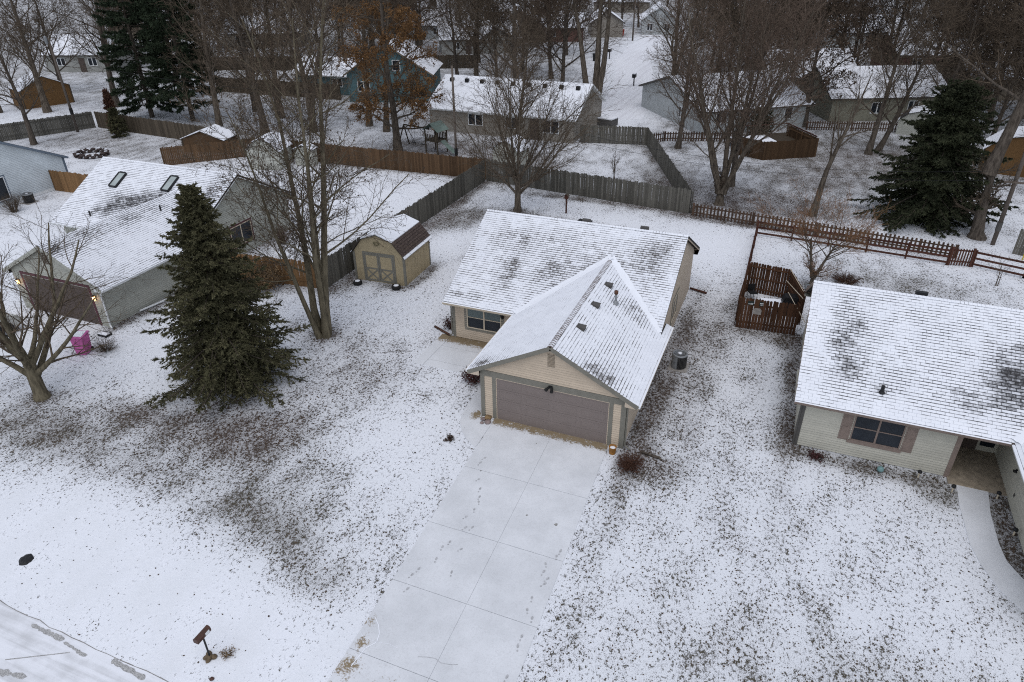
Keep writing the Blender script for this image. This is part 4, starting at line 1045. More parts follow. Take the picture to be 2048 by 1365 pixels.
def fence(name, label, pts, h, bw, gap, mat, rails=(.25, .85), post=2.4, side=1, indiv=True, piece='board', top='ear', cat='fence', wob=.03, rail_mat=None, group=None):
    root = thing(name, label, cat, (pts[0][0], pts[0][1], 0), 0, group)
    ox, oy = pts[0]; rr = random.Random(int(abs(ox * 13 + oy * 7)) + 5)
    bm_ = board_mesh(piece, bw, h, .02, top); me = bm_.mesh(piece); me.materials.append(MAT[mat])
    joined = MB(); tones = []
    for (x0, y0), (x1, y1) in zip(pts[:-1], pts[1:]):
        L = math.hypot(x1 - x0, y1 - y0); d = Vector(((x1 - x0) / L, (y1 - y0) / L, 0)); n = Vector((-d.y, d.x, 0)) * side; a = math.atan2(d.y, d.x)
        k = int(L / (bw + gap))
        for i in range(k):
            p = Vector((x0 - ox, y0 - oy, 0)) + d * ((i + .5) * L / k) + n * rr.uniform(-.006, .006)
            s = 1 + rr.uniform(-wob, wob)
            if indiv:
                o = mesh_obj(piece, me, root, (p.x, p.y, rr.uniform(-.01, .03))); o.rotation_euler = (0, rr.uniform(-.012, .012), a); o.scale = (1, 1, s)
            else:
                tones += [rr.uniform(-.3, .3)] * len(bm_.v); joined.add([(p + d * v[0] + Vector((-d.y, d.x, 0)) * v[1] + Vector((0, 0, v[2] * s))) for v in map(Vector, bm_.v)], bm_.f)
        for f in rails:
            r = MB(); a0 = Vector((x0 - ox, y0 - oy, h * f)) + n * .036 + d * .02; r.beam(a0, a0 + d * (L - .04), .04, .09); r.obj('rail', rail_mat or mat, root)
        np_ = max(1, round(L / post))
        for i in range(np_ + 1):
            c = Vector((x0 - ox, y0 - oy, 0)) + d * (i * L / np_ - (.05 if i == np_ else (-.05 if i == 0 else 0))) + n * .105
            q = MB(); q.box(c.x - .045, c.y - .045, -.05, c.x + .045, c.y + .045, h * .97); q.obj('post', rail_mat or mat, root)
    if not indiv:
        o = joined.obj(piece + '_run', mat, root); o['kind'] = 'stuff'; at = o.data.attributes.new('tone', 'FLOAT', 'POINT'); at.data.foreach_set('value', tones)
    return root

fence('privacy_fence', 'weathered grey board fence behind the back yard tree', [(4.05, 28.75), (-13.45, 30.9)], 1.85, .135, .006, 'grey_fence', side=-1)
fence('privacy_fence', 'weathered grey board fence running past the gambrel shed', [(-13.5, 30.75), (-13.95, 8.3)], 1.85, .135, .006, 'grey_fence', side=-1)
fence('privacy_fence', 'grey board fence with rails showing beside the tan back house yard', [(4.1, 28.9), (-3.2, 46.9), (-9.7, 45.6)], 1.75, .135, .006, 'grey_fence', rails=(.15, .5, .9), side=-1, indiv=True)
fence('privacy_fence', 'orange brown fence below the grey house window', [(-14.1, 8.15), (-22.05, 7.3)], 1.7, .14, .004, 'orange_fence', side=1)
fence('privacy_fence', 'long brown board fence at the back of the grey house yard', [(-13.6, 31.2), (-26, 30.7), (-37.2, 30.6)], 1.8, .15, .004, 'brown_fence', side=-1, indiv=False)
fence('privacy_fence', 'brown board fence beside the low wooden shed', [(-37.4, 30.5), (-43.2, 24.6)], 1.7, .15, .004, 'brown_fence', side=-1, indiv=False)
fence('privacy_fence', 'aged brown fence behind the fire pit yard', [(-44.9, 32.3), (-61.9, 33.6)], 1.75, .15, .004, 'dim_fence', rails=(.2, .5, .88), side=-1, indiv=False)
fence('privacy_fence', 'aged grey fence at the far left with a utility pole beside it', [(-62.2, 33.5), (-68, 22)], 1.75, .15, .004, 'grey_fence', side=1, indiv=False)
fence('privacy_fence', 'orange cedar fence panel joined to the pale blue house', [(-46.4, 15.9), (-39.6, 16.2)], 1.75, .15, .003, 'orange_fence', side=1, indiv=False)
fence('privacy_fence', 'grey fence behind the leaning utility pole', [(24.9, 28.6), (30.5, 26.6)], 1.7, .14, .006, 'grey_fence', side=1, indiv=False)
fence('privacy_fence', 'long dim brown fence below the snowy field', [(-64, 54.5), (-44.5, 55.2)], 1.9, .15, .004, 'dim_fence', side=1, indiv=False)
fence('privacy_fence', 'dim brown fence along the upper edge of the snowy field', [(-82, 66), (-60, 74), (-38, 83)], 2.0, .15, .004, 'dim_fence', side=1, indiv=False)
fence('picket_fence', 'brown picket fence standing behind the dark red rail fence', [(4.3, 28.45), (13, 27.4), (21.4, 26.35)], .95, .13, .125, 'picket', rails=(.28, .78), post=2.2, side=1, piece='picket')
fence('picket_fence', 'dark picket fence behind the far white house deck', [(-3.3, 47.2), (-1.9, 49.0), (5.4, 51.5)], .95, .13, .125, 'picket', rails=(.28, .78), post=2.2, side=1, piece='picket', indiv=True)
fence('picket_fence', 'low picket fence in front of the olive back house', [(11.2, 58.6), (20.2, 61)], .95, .11, .13, 'picket', rails=(.28, .78), post=2.2, side=1, piece='picket', indiv=True)

# dark red rail fence and its gate
def rail_fence(label, pts, nrail=3, h=1.05, end_posts=True):
    root = thing('rail_fence', label, 'fence', (pts[0][0], pts[0][1], 0)); ox, oy = pts[0]
    for (x0, y0), (x1, y1) in zip(pts[:-1], pts[1:]):
        L = math.hypot(x1 - x0, y1 - y0); n = max(1, round(L / 2.4)); d = Vector((x1 - x0, y1 - y0, 0)) / L; side = Vector((d.y, -d.x, 0))
        for i in range(n + 1):
            c = Vector((x0 - ox, y0 - oy, 0)) + d * (L * i / n); MB().box(c.x - .05, c.y - .05, -.05, c.x + .05, c.y + .05, h + .06).obj('post', 'red_fence', root)
        for i in range(n):
            a = Vector((x0 - ox, y0 - oy, 0)) + d * (L * i / n + .01) + side * .07; b = a + d * (L / n - .02)
            for k in range(nrail):
                z = .22 + k * (h - .28) / (nrail - 1); MB().beam(a + Vector((0, 0, z)), b + Vector((0, 0, z + random.uniform(-.01, .01))), .028, .13).obj('rail', 'red_fence', root)
    return root
rail_fence('long dark red rail fence in front of the brown pickets', [(9.16, 26.1), (20.75, 25.1)])
rail_fence('dark red rail fence seen end on beside the plank enclosure', [(9.2, 25.9), (9.33, 16.9)])
rail_fence('short dark red rail fence running from the gate to the utility pole corner', [(22.2, 25.35), (24.8, 24.55), (27.5, 24.0)])
gate = thing('garden_gate', 'dark red slatted gate in the rail fence', 'gate', (20.85, 25.12, 0), R(8))
for x in (0, 1.22): MB().box(x - .06, -.06, -.05, x + .06, .06, 1.22).obj('post', 'red_fence', gate)
for z in (.25, .98): MB().box(.08, -.01, z, 1.14, .03, z + .09).obj('rail', 'red_fence', gate)
gm = board_mesh('slat', .08, 1.12).mesh('slat'); gm.materials.append(MAT['red_fence'])
for k in range(7): mesh_obj('slat', gm, gate, (.15 + k * .153, -.025, .04))

# plank enclosure beside the cream house
ENC = 'enclosure'
fence('plank_enclosure', 'red brown plank fence with signs beside the cream house', [(9.37, 12.15), (12.35, 12.35)], 1.78, .135, .008, ENC, rails=(.2, .8), side=1, wob=.01)
fence('plank_enclosure', 'red brown plank fence at the back of the small dog yard', [(9.42, 16.85), (11.65, 16.6), (12.55, 13.6)], 1.85, .135, .014, ENC, rails=(.15, .5, .88), side=-1, wob=.01)
fence('plank_enclosure', 'red brown plank fence side seen edge on beside the rail fence', [(9.30, 12.3), (9.36, 16.8)], 1.78, .135, .008, ENC, rails=(.2, .8), side=-1, wob=.01)
def sign(label, x, z, w, h, mat, bars, arch=False):
    t = thing('sign', label, 'sign', (x, 12.17 + (x - 9.37) * .067, z), R(3.8))
    m = MB()
    if arch: m.prism([(-w / 2, -.03, 0), (w / 2, -.03, 0), (w / 2, -.03, h * .7), (w * .3, -.03, h), (-w * .3, -.03, h), (-w / 2, -.03, h * .7)], (0, .02, 0))
    else: m.box(-w / 2, -.03, 0, w / 2, -.01, h)
    m.obj('plate', mat, t)
    for (a, b, zz, hh) in bars:
        MB().box(a, -.033, zz, b, -.0305, zz + hh).obj('lettering', 'white_frame', t)
MAT['sign_green'] = plain('dark_green_sign', (0.02, 0.032, 0.03), 0.5, 0.1)
MAT['stone_grey'] = plain('pale_stone', (0.30, 0.28, 0.26), 0.9, 0.2, 6)
sign('small dark green sign at the end of the plank fence', 9.95, 1.42, .32, .22, 'sign_green', [(-.12, .10, .04, .03), (-.02, .12, .09, .02)])
sign('dark sign with two rows of pale lettering on the plank fence', 10.55, 1.42, .38, .24, 'sign_green', [(-.15, -.08, .13, .05), (-.06, .03, .13, .05), (.05, .14, .13, .05), (-.13, -.05, .05, .04), (-.02, .06, .05, .04), (.08, .13, .05, .04)])
sign('pale arched stone plaque hung on the plank fence', 10.32, .92, .42, .36, 'stone_grey', [], True)

# brown deck screen beside the far white house
fence('deck_screen', 'orange brown plank screen around the far deck', [(4.9, 46.9), (7.95, 45.3), (12.45, 48.1), (9.6, 52.5)], 1.7, .15, .004, 'brown_fence', side=1, indiv=False, cat='fence')
deck = thing('deck', 'snowy wooden deck with railing behind the plank screen', 'deck', (8.5, 49.5, 0), R(32))
m = MB(); m.box(-3.6, -2.2, .55, 3.2, 3.2, .70); m.obj('deck_floor', 'dim_fence', deck)
m = MB(); m.box(-3.3, -1.9, .702, .4, 2.6, .74); m.obj('deck_snow', 'snow', deck)
for x in (-3.5, -1.2, 1.0, 3.1):
    MB().box(x - .05, 3.05, 0, x + .05, 3.15, 1.6).obj('post', 'dim_fence', deck); MB().box(x - .05, -2.1, 0, x + .05, -2.0, .55).obj('post', 'dim_fence', deck)
m = MB(); m.box(-3.6, 3.04, 1.55, 3.2, 3.16, 1.62); m.box(3.05, -2.1, 1.55, 3.17, 3.0, 1.62)
for k in range(36): m.box(3.08, -2.05 + k * .14, .7, 3.12, -2.01 + k * .14, 1.55)
m.obj('railing', 'red_fence', deck)

# ================================================================ SHEDS
def shed(name, label, loc, rz, w, d, h, hb, hr, wall, gambrel=True, roof_mat='snow', lower='shingle_bare', trim='trim', door=True, cat='shed', ov=.12):
    t = thing(name, label, cat, loc, rz)
    bx = w / 2 * .62 if gambrel else None
    prof = [(-w / 2, h), (-bx, hb), (0, hr), (bx, hb), (w / 2, h)] if gambrel else [(-w / 2, h), (0, hr), (w / 2, h)]
    m = MB(); m.prism([(-w / 2, 0, -.05), (w / 2, 0, -.05)] + [(x, 0, z) for x, z in prof[::-1]], (0, d, 0)); body = m.obj('wall', wall, t)
    n = int(d / .42)
    for s in (-1, 1):
        for k in range(n):
            MB().box(s * (w / 2), k * d / n + .012, 0, s * (w / 2 + .012), (k + 1) * d / n - .012, h - .02).obj('wall_panel', wall, body)
    out = [(-w / 2 - .14, h - .13)] + prof[1:-1] + [(w / 2 + .14, h - .13)]
    rf = None
    for k in range(len(out) - 1):
        (xa, za), (xb, zb) = out[k], out[k + 1]
        m = MB(); m.prism([(xa, -ov, za + .02), (xb, -ov, zb + .02), (xb, -ov, zb + .07), (xa, -ov, za + .07)], (0, d + 2 * ov, 0))
        low = gambrel and k in (0, len(out) - 2)
        o = m.obj('roof', 'roof_edge' , t)
        if low:
            nr = 7
            for r in range(nr):
                f0, f1 = r / nr, (r + 1) / nr
                p = [(xa + (xb - xa) * f0, za + (zb - za) * f0 + .09), (xa + (xb - xa) * f1, za + (zb - za) * f1 + .09)] if k == 0 else [(xb + (xa - xb) * f0, zb + (za - zb) * f0 + .09), (xb + (xa - xb) * f1, zb + (za - zb) * f1 + .09)]
                s = 1 if k else -1
                q = MB(); q.prism([(p[0][0] + s * .03, -ov, p[0][1]), (p[1][0], -ov, p[1][1] - .02), (p[1][0], -ov, p[1][1] - .06), (p[0][0], -ov, p[0][1] - .06)], (0, d + 2 * ov, 0))
                q.obj('shingle_course', 'snow' if r == 0 else lower, o)
        else:
            q = MB(); q.prism([(xa, -ov, za + .072), (xb, -ov, zb + .072), (xb, -ov, zb + .12), (xa, -ov, za + .12)], (0, d + 2 * ov, 0)); q.obj('roof_snow', roof_mat, o)
    for s in (-1, 1):
        MB().box(s * w / 2 - .07, -.025, -.02, s * w / 2 + .07, -.002, h - .03).obj('corner_trim', trim, t)
        MB().box(s * (w / 2 + .014) - .012, -.02, -.02, s * (w / 2 + .014) + .012, .14, h - .03).obj('corner_trim', trim, t)
        MB().box(s * (w / 2 + .014) - .012, d - .12, -.02, s * (w / 2 + .014) + .012, d + .02, h - .03).obj('corner_trim', trim, t)
    if door:
        dw, dh = w * .29, min(h - .05, 1.85)
        for s in (-1, 1):
            x0, x1 = (s * dw, s * .01) if s < 0 else (s * .01, s * dw)
            db = MB(); db.box(x0, -.03, .08, x1, -.004, dh); do = db.obj('door', wall, t)
            tr = MB(); a, b = x0 + .0, x1
            for (p, q, r_, s_) in ((a, .08, a + .1, dh), (b - .1, .08, b, dh), (a + .1, dh - .1, b - .1, dh), (a + .1, .08, b - .1, .18), (a + .1, dh * .46, b - .1, dh * .46 + .09)): tr.box(p, -.045, q, r_, -.0305, s_)
            tr.beam((a + .1, -.037, .18), (b - .1, -.037, dh * .46), .012, .08, (0, 0, 1)); tr.beam((a + .1, -.0385, dh * .46), (b - .1, -.0385, .18), .012, .08, (0, 0, 1))
            tr.obj('brace', trim, do)
        fr = MB(); fr.box(-dw - .11, -.028, .02, -dw, -.003, dh + .1); fr.box(dw, -.028, .02, dw + .11, -.003, dh + .1); fr.box(-dw, -.028, dh, dw, -.003, dh + .1); fr.obj('door_frame', trim, t)
    return t
MAT['shed_tan'] = plain('tan_shed_paint', (0.38, 0.31, 0.195), 0.75, 0.08, 2.0)
MAT['shed_cream'] = plain('pale_shed_paint', (0.42, 0.42, 0.37), 0.7, 0.1, 2.0)
MAT['shed_brown'] = make_wood_mat('brown_shed_wood', (0.10, 0.055, 0.022), (0.19, 0.105, 0.045), 0.1)
MAT['rubber'] = plain('tyre_rubber', (0.018, 0.017, 0.017), 0.8, 0.2)
MAT['speckled_shingle'] = plain('speckled_shingle', (0.075, 0.055, 0.048), 0.9, 0.75, 16.0)
ts = shed('garden_shed', 'tan gambrel shed with braced double doors beside the grey fence', (-11.3, 10.18, 0), R(2), 3.36, 3.4, 1.88, 2.68, 3.05, 'shed_tan', roof_mat='snow', lower='speckled_shingle')
w_ = MB(); rr = random.Random(5)
for k in range(90):
    a = rr.uniform(0, 6.28); r = rr.gauss(.17, .03); c = Vector((r * math.cos(a) - .02, -.06 + rr.uniform(-.02, .02), 2.52 + r * .6 * math.sin(a)))
    w_.quad(c, c + Vector((rr.uniform(-.06, .06), -.02, rr.uniform(-.06, .06))), c + Vector((rr.uniform(-.06, .06), .02, rr.uniform(-.06, .06))))
w_.obj('wreath', 'needle', ts)
for x, y, lb in ((-12.5, 9.45, 'dark tyre planter at the fence side of the tan shed doors'), (-9.98, 9.72, 'dark tyre planter topped with snow at the shed corner')):
    t = thing('tyre_planter', lb, 'planter', (x, y, 0)); prof = [(.18, .0), (.25, .02), (.28, .09), (.28, .15), (.25, .22), (.18, .24)]
    MB().lathe(prof, n=20).obj('tyre', 'rubber', t, True)
    MB().lathe([(.18, .21), (.15, .25), (.08, .27), (.02, .275)], n=16).obj('snow_fill', 'snow', t, True)
shed('garden_shed', 'pale gambrel shed in the grey house back yard', (-33.5, 26.9, 0), R(12), 2.9, 2.6, 1.75, 2.4, 2.75, 'shed_cream', lower='far_roof', trim='shed_cream')
shed('garden_shed', 'narrow pale storage locker next to the pale gambrel shed', (-30.9, 29.2, 0), R(8), 1.7, .9, 1.55, 0, 1.85, 'shed_cream', gambrel=False, trim='shed_cream', roof_mat='far_roof')
shed('wood_shed', 'low weathered wooden shed with snowy roof by the brown fence', (-43.0, 29.6, 0), R(12), 4.4, 2.6, 1.3, 0, 2.0, 'brown_fence', gambrel=False, trim='dim_fence', door=False)
shed('garden_shed', 'small pale shed half hidden behind the grey back fence', (-13.2, 34.6, 0), R(-6), 2.4, 2.2, 1.7, 2.15, 2.45, 'shed_cream', lower='far_roof', trim='shed_cream')
shed('garden_shed', 'brown wooden shed with rounded snowy roof at the right edge', (28.2, 47.6, 0), R(-12), 5.2, 4, 2.0, 2.9, 3.3, 'shed_brown', lower='far_roof', trim='dim_fence', door=False)
shed('garden_shed', 'low pale shed behind the right hand spruce', (21.7, 59.6, 0), R(-10), 3.6, 3.0, 1.5, 2.1, 2.4, 'shed_cream', lower='roof_edge', trim='shed_cream', door=False)
shed('garden_shed', 'brown shed with snowy roof far behind the left fence', (-77.5, 40.0, 0), R(70), 5.6, 4.2, 2.2, 0, 3.5, 'shed_brown', gambrel=False, trim='dim_fence', roof_mat='far_roof', door=False)

# ================================================================ THINGS IN THE YARDS
# mailbox by the street
mb = thing('mailbox', 'brown metal mailbox on a thin post beside the street', 'mailbox', (-2.6, -13.8, 0))
MAT['mail_brown'] = plain('rusty_brown_metal', (0.075, 0.038, 0.028), 0.5, 0.3, 9)
m = MB(); prof = [(-.085, 0.96), (.085, 0.96), (.085, 1.06)] + [(0.085 * math.cos(a), 1.06 + 0.085 * math.sin(a)) for a in [math.pi * k / 8 for k in range(1, 8)]] + [(-.085, 1.06)]
m.prism([(x, -.26, z) for x, z in prof], (0, .5, 0)); bx = m.obj('box', 'mail_brown', mb)
m = MB(); m.prism([(x * 1.04, -.275, 0.96 + (z - 0.96) * 1.03) for x, z in prof], (0, .018, 0)); m.obj('box_door', 'mail_brown', bx)
MB().box(.087, .02, .98, .092, .17, 1.08).obj('number_plate', 'white_frame', bx); MB().box(.086, -.18, 1.0, .094, -.05, 1.04).obj('flag', 'red_fence', bx)
MB().cyl((0, -.02, -.05), (0, -.02, 0.96), .028, .028, 8).obj('post', 'black', mb)
def rock_mesh(r, seed, flat=.6):
    rr = random.Random(seed); V = []; n, k = 8, 5
    for j in range(k + 1):
        ph = -math.pi / 2 + math.pi * j / k
        for i in range(n):
            q = r * rr.uniform(.82, 1.15); th = 2 * math.pi * i / n
            V.append((q * math.cos(ph) * math.cos(th), q * math.cos(ph) * math.sin(th), q * flat * math.sin(ph)))
    F = [[j * n + i, j * n + (i + 1) % n, (j + 1) * n + (i + 1) % n, (j + 1) * n + i] for j in range(k) for i in range(n)]
    return MB().add(V, F)
MAT['rock_tan'] = plain('tan_rock', (0.25, 0.165, 0.085), 0.9, 0.35, 9)
MAT['rock_dirt'] = plain('earthy_rock', (0.13, 0.095, 0.06), 0.95, 0.4, 12)
MAT['rock_grey'] = plain('grey_pink_rock', (0.22, 0.17, 0.16), 0.9, 0.35, 9)
for i, (x, y, r) in enumerate([(-.02, -.05, .13), (.11, .03, .09), (-.11, .06, .10), (.04, -.14, .08), (-.11, -.10, .07)]):
    o = rock_mesh(r, i + 3).obj('base_stone', 'rock_dirt', mb, True, (x, y, .04))
o = rock_mesh(.07, 77).obj('loose_stone', 'mail_brown', None, True, (-2.05, -14.35, .03)); tag(o, 'small dark red stone lying in the snow near the mailbox', 'stone')
for i, (x, y, r, mt, lb) in enumerate([(.33, -.13, .18, 'rock_tan', 'tan rock tucked against the garage corner board'), (.17, -.30, .12, 'rock_grey', 'grey rock lying on the walk below the tan rock'), (.43, -.42, .15, 'rock_grey', 'largest of the grey rocks beside the driveway corner'), (.22, -.55, .09, 'rock_grey', 'smallest pale rock on the walk near the garage')]):
    tag(rock_mesh(r, 20 + i).obj('rock', mt, None, True, (x, y, .06)), lb, 'rock')

# air conditioner beside the tan house
def ac_unit(label, x, y, r=.36, h=.78):
    t = thing('air_conditioner', label, 'air conditioner', (x, y, 0))
    MB().box(-r - .1, -r - .1, -.02, r + .1, r + .1, .03).obj('pad', 'stone_grey', t)
    MB().lathe([(r * .96, .05), (r * .98, h - .06)], n=24).obj('coil_body', 'black', t)
    m = MB()
    for k in range(36):
        a = 2 * math.pi * k / 36
        if 3.6 < a < 4.6: continue
        m.box(r * math.cos(a) - .006, r * math.sin(a) - .006, .08, r * math.cos(a) + .006, r * math.sin(a) + .006, h - .07)
    m.obj('grille', 'vent', t)
    m = MB(); m.prism([(r * 1.02 * math.cos(a), r * 1.02 * math.sin(a), .06) for a in (3.6, 3.85, 4.1, 4.35, 4.6)] + [(r * .9 * math.cos(a), r * .9 * math.sin(a), .06) for a in (4.6, 4.1, 3.6)], (0, 0, h - .14)); m.obj('service_panel', 'grey_metal', t)
    MB().lathe([(r * 1.03, h - .07), (r * 1.05, h - .02), (r * .98, h), (r * .84, h + .005), (r * .82, h - .03)], n=28).obj('top_ring', 'grey_metal', t, True)
    f = MB()
    for k in range(4):
        a = k * math.pi / 2 + .3; f.beam((.06 * math.cos(a), .06 * math.sin(a), h - .05), (r * .78 * math.cos(a), r * .78 * math.sin(a), h - .035), .14, .012)
    f.obj('fan', 'black', t); MB().lathe([(.10, h - .04), (.09, h + .01), (.01, h + .015)], n=12).obj('fan_hub', 'snow', t)
    for q in range(3):
        g = MB()
        rr_ = r * (.3 + .2 * q); n = 20
        for k in range(n):
            a, b = 2 * math.pi * k / n, 2 * math.pi * (k + 1) / n
            g.beam((rr_ * math.cos(a), rr_ * math.sin(a), h), (rr_ * math.cos(b), rr_ * math.sin(b), h), .008, .008)
        g.obj('guard_wire', 'black', t)
    return t
ac_unit('dark round air conditioner beside the tan house wall', 7.28, 7.1)
ac_unit('dark round air conditioner beside the pale blue house', -45.6, 13.0, .40, .75)

# bucket at the garage corner
t = thing('bucket', 'rusty orange bucket at the garage corner', 'bucket', (5.98, -.42, 0))
MAT['bucket'] = plain('rusty_orange', (0.26, 0.115, 0.022), 0.6, 0.35, 8)
MB().lathe([(.13, 0), (.155, .30), (.16, .34), (.15, .34), (.13, .28), (.02, .27)], n=18).obj('pail', 'bucket', t, True)
MB().lathe([(.12, .275), (.08, .30), (.01, .305)], n=14).obj('snow_fill', 'snow', t, True)

# tossed branch, birdhouse, stump, slab
m = MB(); m.cyl((0, 0, .06), (.7, -.12, .06), .05, .06, 8); m.cyl((.7, -.12, .06), (.85, -.2, .05), .05, .03, 8)
tag(m.obj('log', 'bark_dark', None, True, (7.1, .02, 0)), 'short dark log lying right of the garage corner', 'log')
for i, (x, y, L, a, lb) in enumerate([(-6.9, 3.0, 1.5, .5, 'thin fallen stick in the snow left of the patio'), (-3.4, .4, .8, -.3, 'short fallen twig on the lawn before the patio')]):
    m = MB(); m.path([(0, 0, .02), (L * .5, .08, .035), (L, -.03, .02)], .012, 5); m.path([(L * .4, .06, .03), (L * .65, .3, .03)], .008, 5)
    o = m.obj('fallen_stick', 'bark_dark', None, False, (x, y, 0)); o.rotation_euler = (0, 0, a); tag(o, lb, 'stick')
t = thing('bird_house', 'dark red bird house on a post in the back yard', 'bird house', (-4.56, 25.65, 0))
MB().box(-.05, -.05, -.05, .05, .05, 1.15).obj('post', 'red_fence', t)
m = MB(); m.prism([(-.13, -.12, 1.15), (.13, -.12, 1.15), (.13, -.12, 1.38), (0, -.12, 1.50), (-.13, -.12, 1.38)], (0, .24, 0)); m.obj('house_box', 'red_fence', t)
m = MB()
for s in (-1, 1): m.prism([(0, -.17, 1.51), (s * .19, -.17, 1.35), (s * .19, -.17, 1.37), (0, -.17, 1.53)], (0, .34, 0))
m.obj('house_roof', 'bark_dark', t)
MB().cyl((0, -.118, 1.30), (0, -.125, 1.30), .03, .03, 10).obj('entrance', 'black', t)
tag(MB().lathe([(.06, 0), (.06, .38), (.02, .40)], n=10).obj('vent_stub', 'white_frame', None, False, (-6.7, 24.6, 0)), 'short white pipe stub beside the back yard tree', 'pipe')
tag(MB().prism([(-.5, -.16, .0), (.5, -.2, 0), (.55, .15, 0), (-.45, .2, 0)], (0, 0, .07)).obj('stepping_stone', 'black', None, False, (-2.75, 24.55, 0)), 'flat dark slab lying behind the tan house ridge', 'slab')

# small garden ornaments by the cream house
for x, y, lb in ((17.35, 2.45, 'short garden light in the bed right of the cream house window'), (18.45, 2.0, 'garden light near the porch edge of the cream house'), (19.95, 2.2, 'garden light in the bed beside the porch wall'), (20.15, .3, 'garden light halfway along the porch side bed')):
    t = thing('garden_light', lb, 'garden light', (x, y, 0)); MB().cyl((0, 0, -.05), (0, 0, .25), .03, .03, 8).obj('stake', 'tan_frame', t); MB().lathe([(.08, .25), (.085, .30), (.06, .34), (.01, .36)], n=10).obj('lamp_head', 'black', t)
MAT['teal_pot'] = plain('pale_teal_glaze', (0.16, 0.27, 0.27), 0.25, 0.15)
tag(MB().lathe([(.04, 0), (.11, .05), (.13, .13), (.10, .21), (.03, .25)], n=16).obj('gazing_ball', 'teal_pot', None, True, (16.0, 2.28, 0)), 'small pale teal ball in the bed below the cream house window', 'ornament')

# dog yard furniture
t = thing('patio_table', 'snow topped square table inside the plank enclosure', 'table', (10.95, 14.2, 0), R(10))
MB().box(-.55, -.5, .68, .55, .5, .72).obj('table_top', 'black', t); MB().box(-.53, -.48, .722, .53, .48, .78).obj('snow_cover', 'snow', t)
for x in (-.48, .48):
    for y in (-.43, .43): MB().box(x - .025, y - .025, 0, x + .025, y + .025, .68).obj('leg', 'black', t)
t = thing('grill', 'black covered grill inside the plank enclosure by the house', 'grill', (11.9, 14.6, 0), R(12))
m = MB(); m.prism([(-.45, -.28, .05), (.45, -.28, .05), (.45, -.28, .95), (.32, -.22, 1.15), (-.32, -.22, 1.15), (-.45, -.28, .95)], (0, .55, 0)); m.obj('cover', 'black', t)
m = MB(); m.box(-.4, -.6, .0, .4, -.3, .05); m.obj('snow_step', 'snow', t)
t = thing('garden_chair', 'dark folding chair in the far corner of the plank enclosure', 'chair', (9.85, 15.9, 0), R(30))
MB().box(-.22, -.22, .40, .22, .22, .43).obj('seat', 'black', t); MB().box(-.22, .20, .45, .22, .23, .85).obj('backrest', 'black', t)
for x in (-.2, .2):
    for y in (-.2, .2): MB().cyl((x, y, 0), (x, y, .42), .015, .015, 6).obj('leg', 'grey_metal', t)
for i, (a, b, lb) in enumerate([((11.6, 16.6, 1.85), (12.35, 12.9, 2.3), 'pale line strung from fence corner to the eave'), ((11.5, 16.0, 1.4), (12.4, 12.9, 1.9), 'lower pale line strung to the cream house eave'), ((11.7, 14.9, 1.2), (12.65, 11.0, 1.5), 'short pale pole leaning on the cream house wall')]):
    tag(MB().cyl(a, b, .018, .018, 6).obj('string_line', 'tan_frame'), lb, 'line')

# pink wheeled bin
t = thing('wheeled_bin', 'bright pink wheeled bin with a snowy lid', 'bin', (-21.15, -2.45, 0), R(20))
MAT['pink'] = plain('pink_plastic', (0.50, 0.12, 0.32), 0.6, 0.2, 6)
m = MB(); m.add([(-.25, -.29, .06), (.25, -.29, .06), (.25, .25, .06), (-.25, .25, .06), (-.30, -.34, 1.0), (.30, -.34, 1.0), (.30, .32, 1.0), (-.30, .32, 1.0)], [[0, 1, 5, 4], [1, 2, 6, 5], [2, 3, 7, 6], [3, 0, 4, 7], [0, 3, 2, 1]]); m.obj('bin_body', 'pink', t)
m = MB(); m.prism([(-.33, -.38, 1.0), (.33, -.38, 1.0), (.33, .36, 1.06), (-.33, .36, 1.06)], (0, 0, .05)); m.obj('lid', 'pink', t)
m = MB(); m.prism([(-.22, -.20, 1.065), (.26, -.24, 1.062), (.24, .30, 1.112), (-.27, .26, 1.110)], (0, 0, .022)); m.obj('lid_snow', 'snow', t)
for x in (-.24, .24): MB().cyl((x - .03, .26, .12), (x + .03, .26, .12), .12, .12, 14).obj('wheel', 'rubber', t)
MB().cyl((-.26, .40, .98), (.26, .40, .98), .02, .02, 8).obj('handle', 'pink', t)
t = thing('doormat_box', 'flat dark meter box lying by the grey garage corner', 'box', (-21.7, -.75, 0)); MB().box(-.3, -.2, 0, .3, .2, .12).obj('box', 'black', t); MB().box(-.28, -.18, .121, .28, .1, .15).obj('snow_cap', 'snow', t)

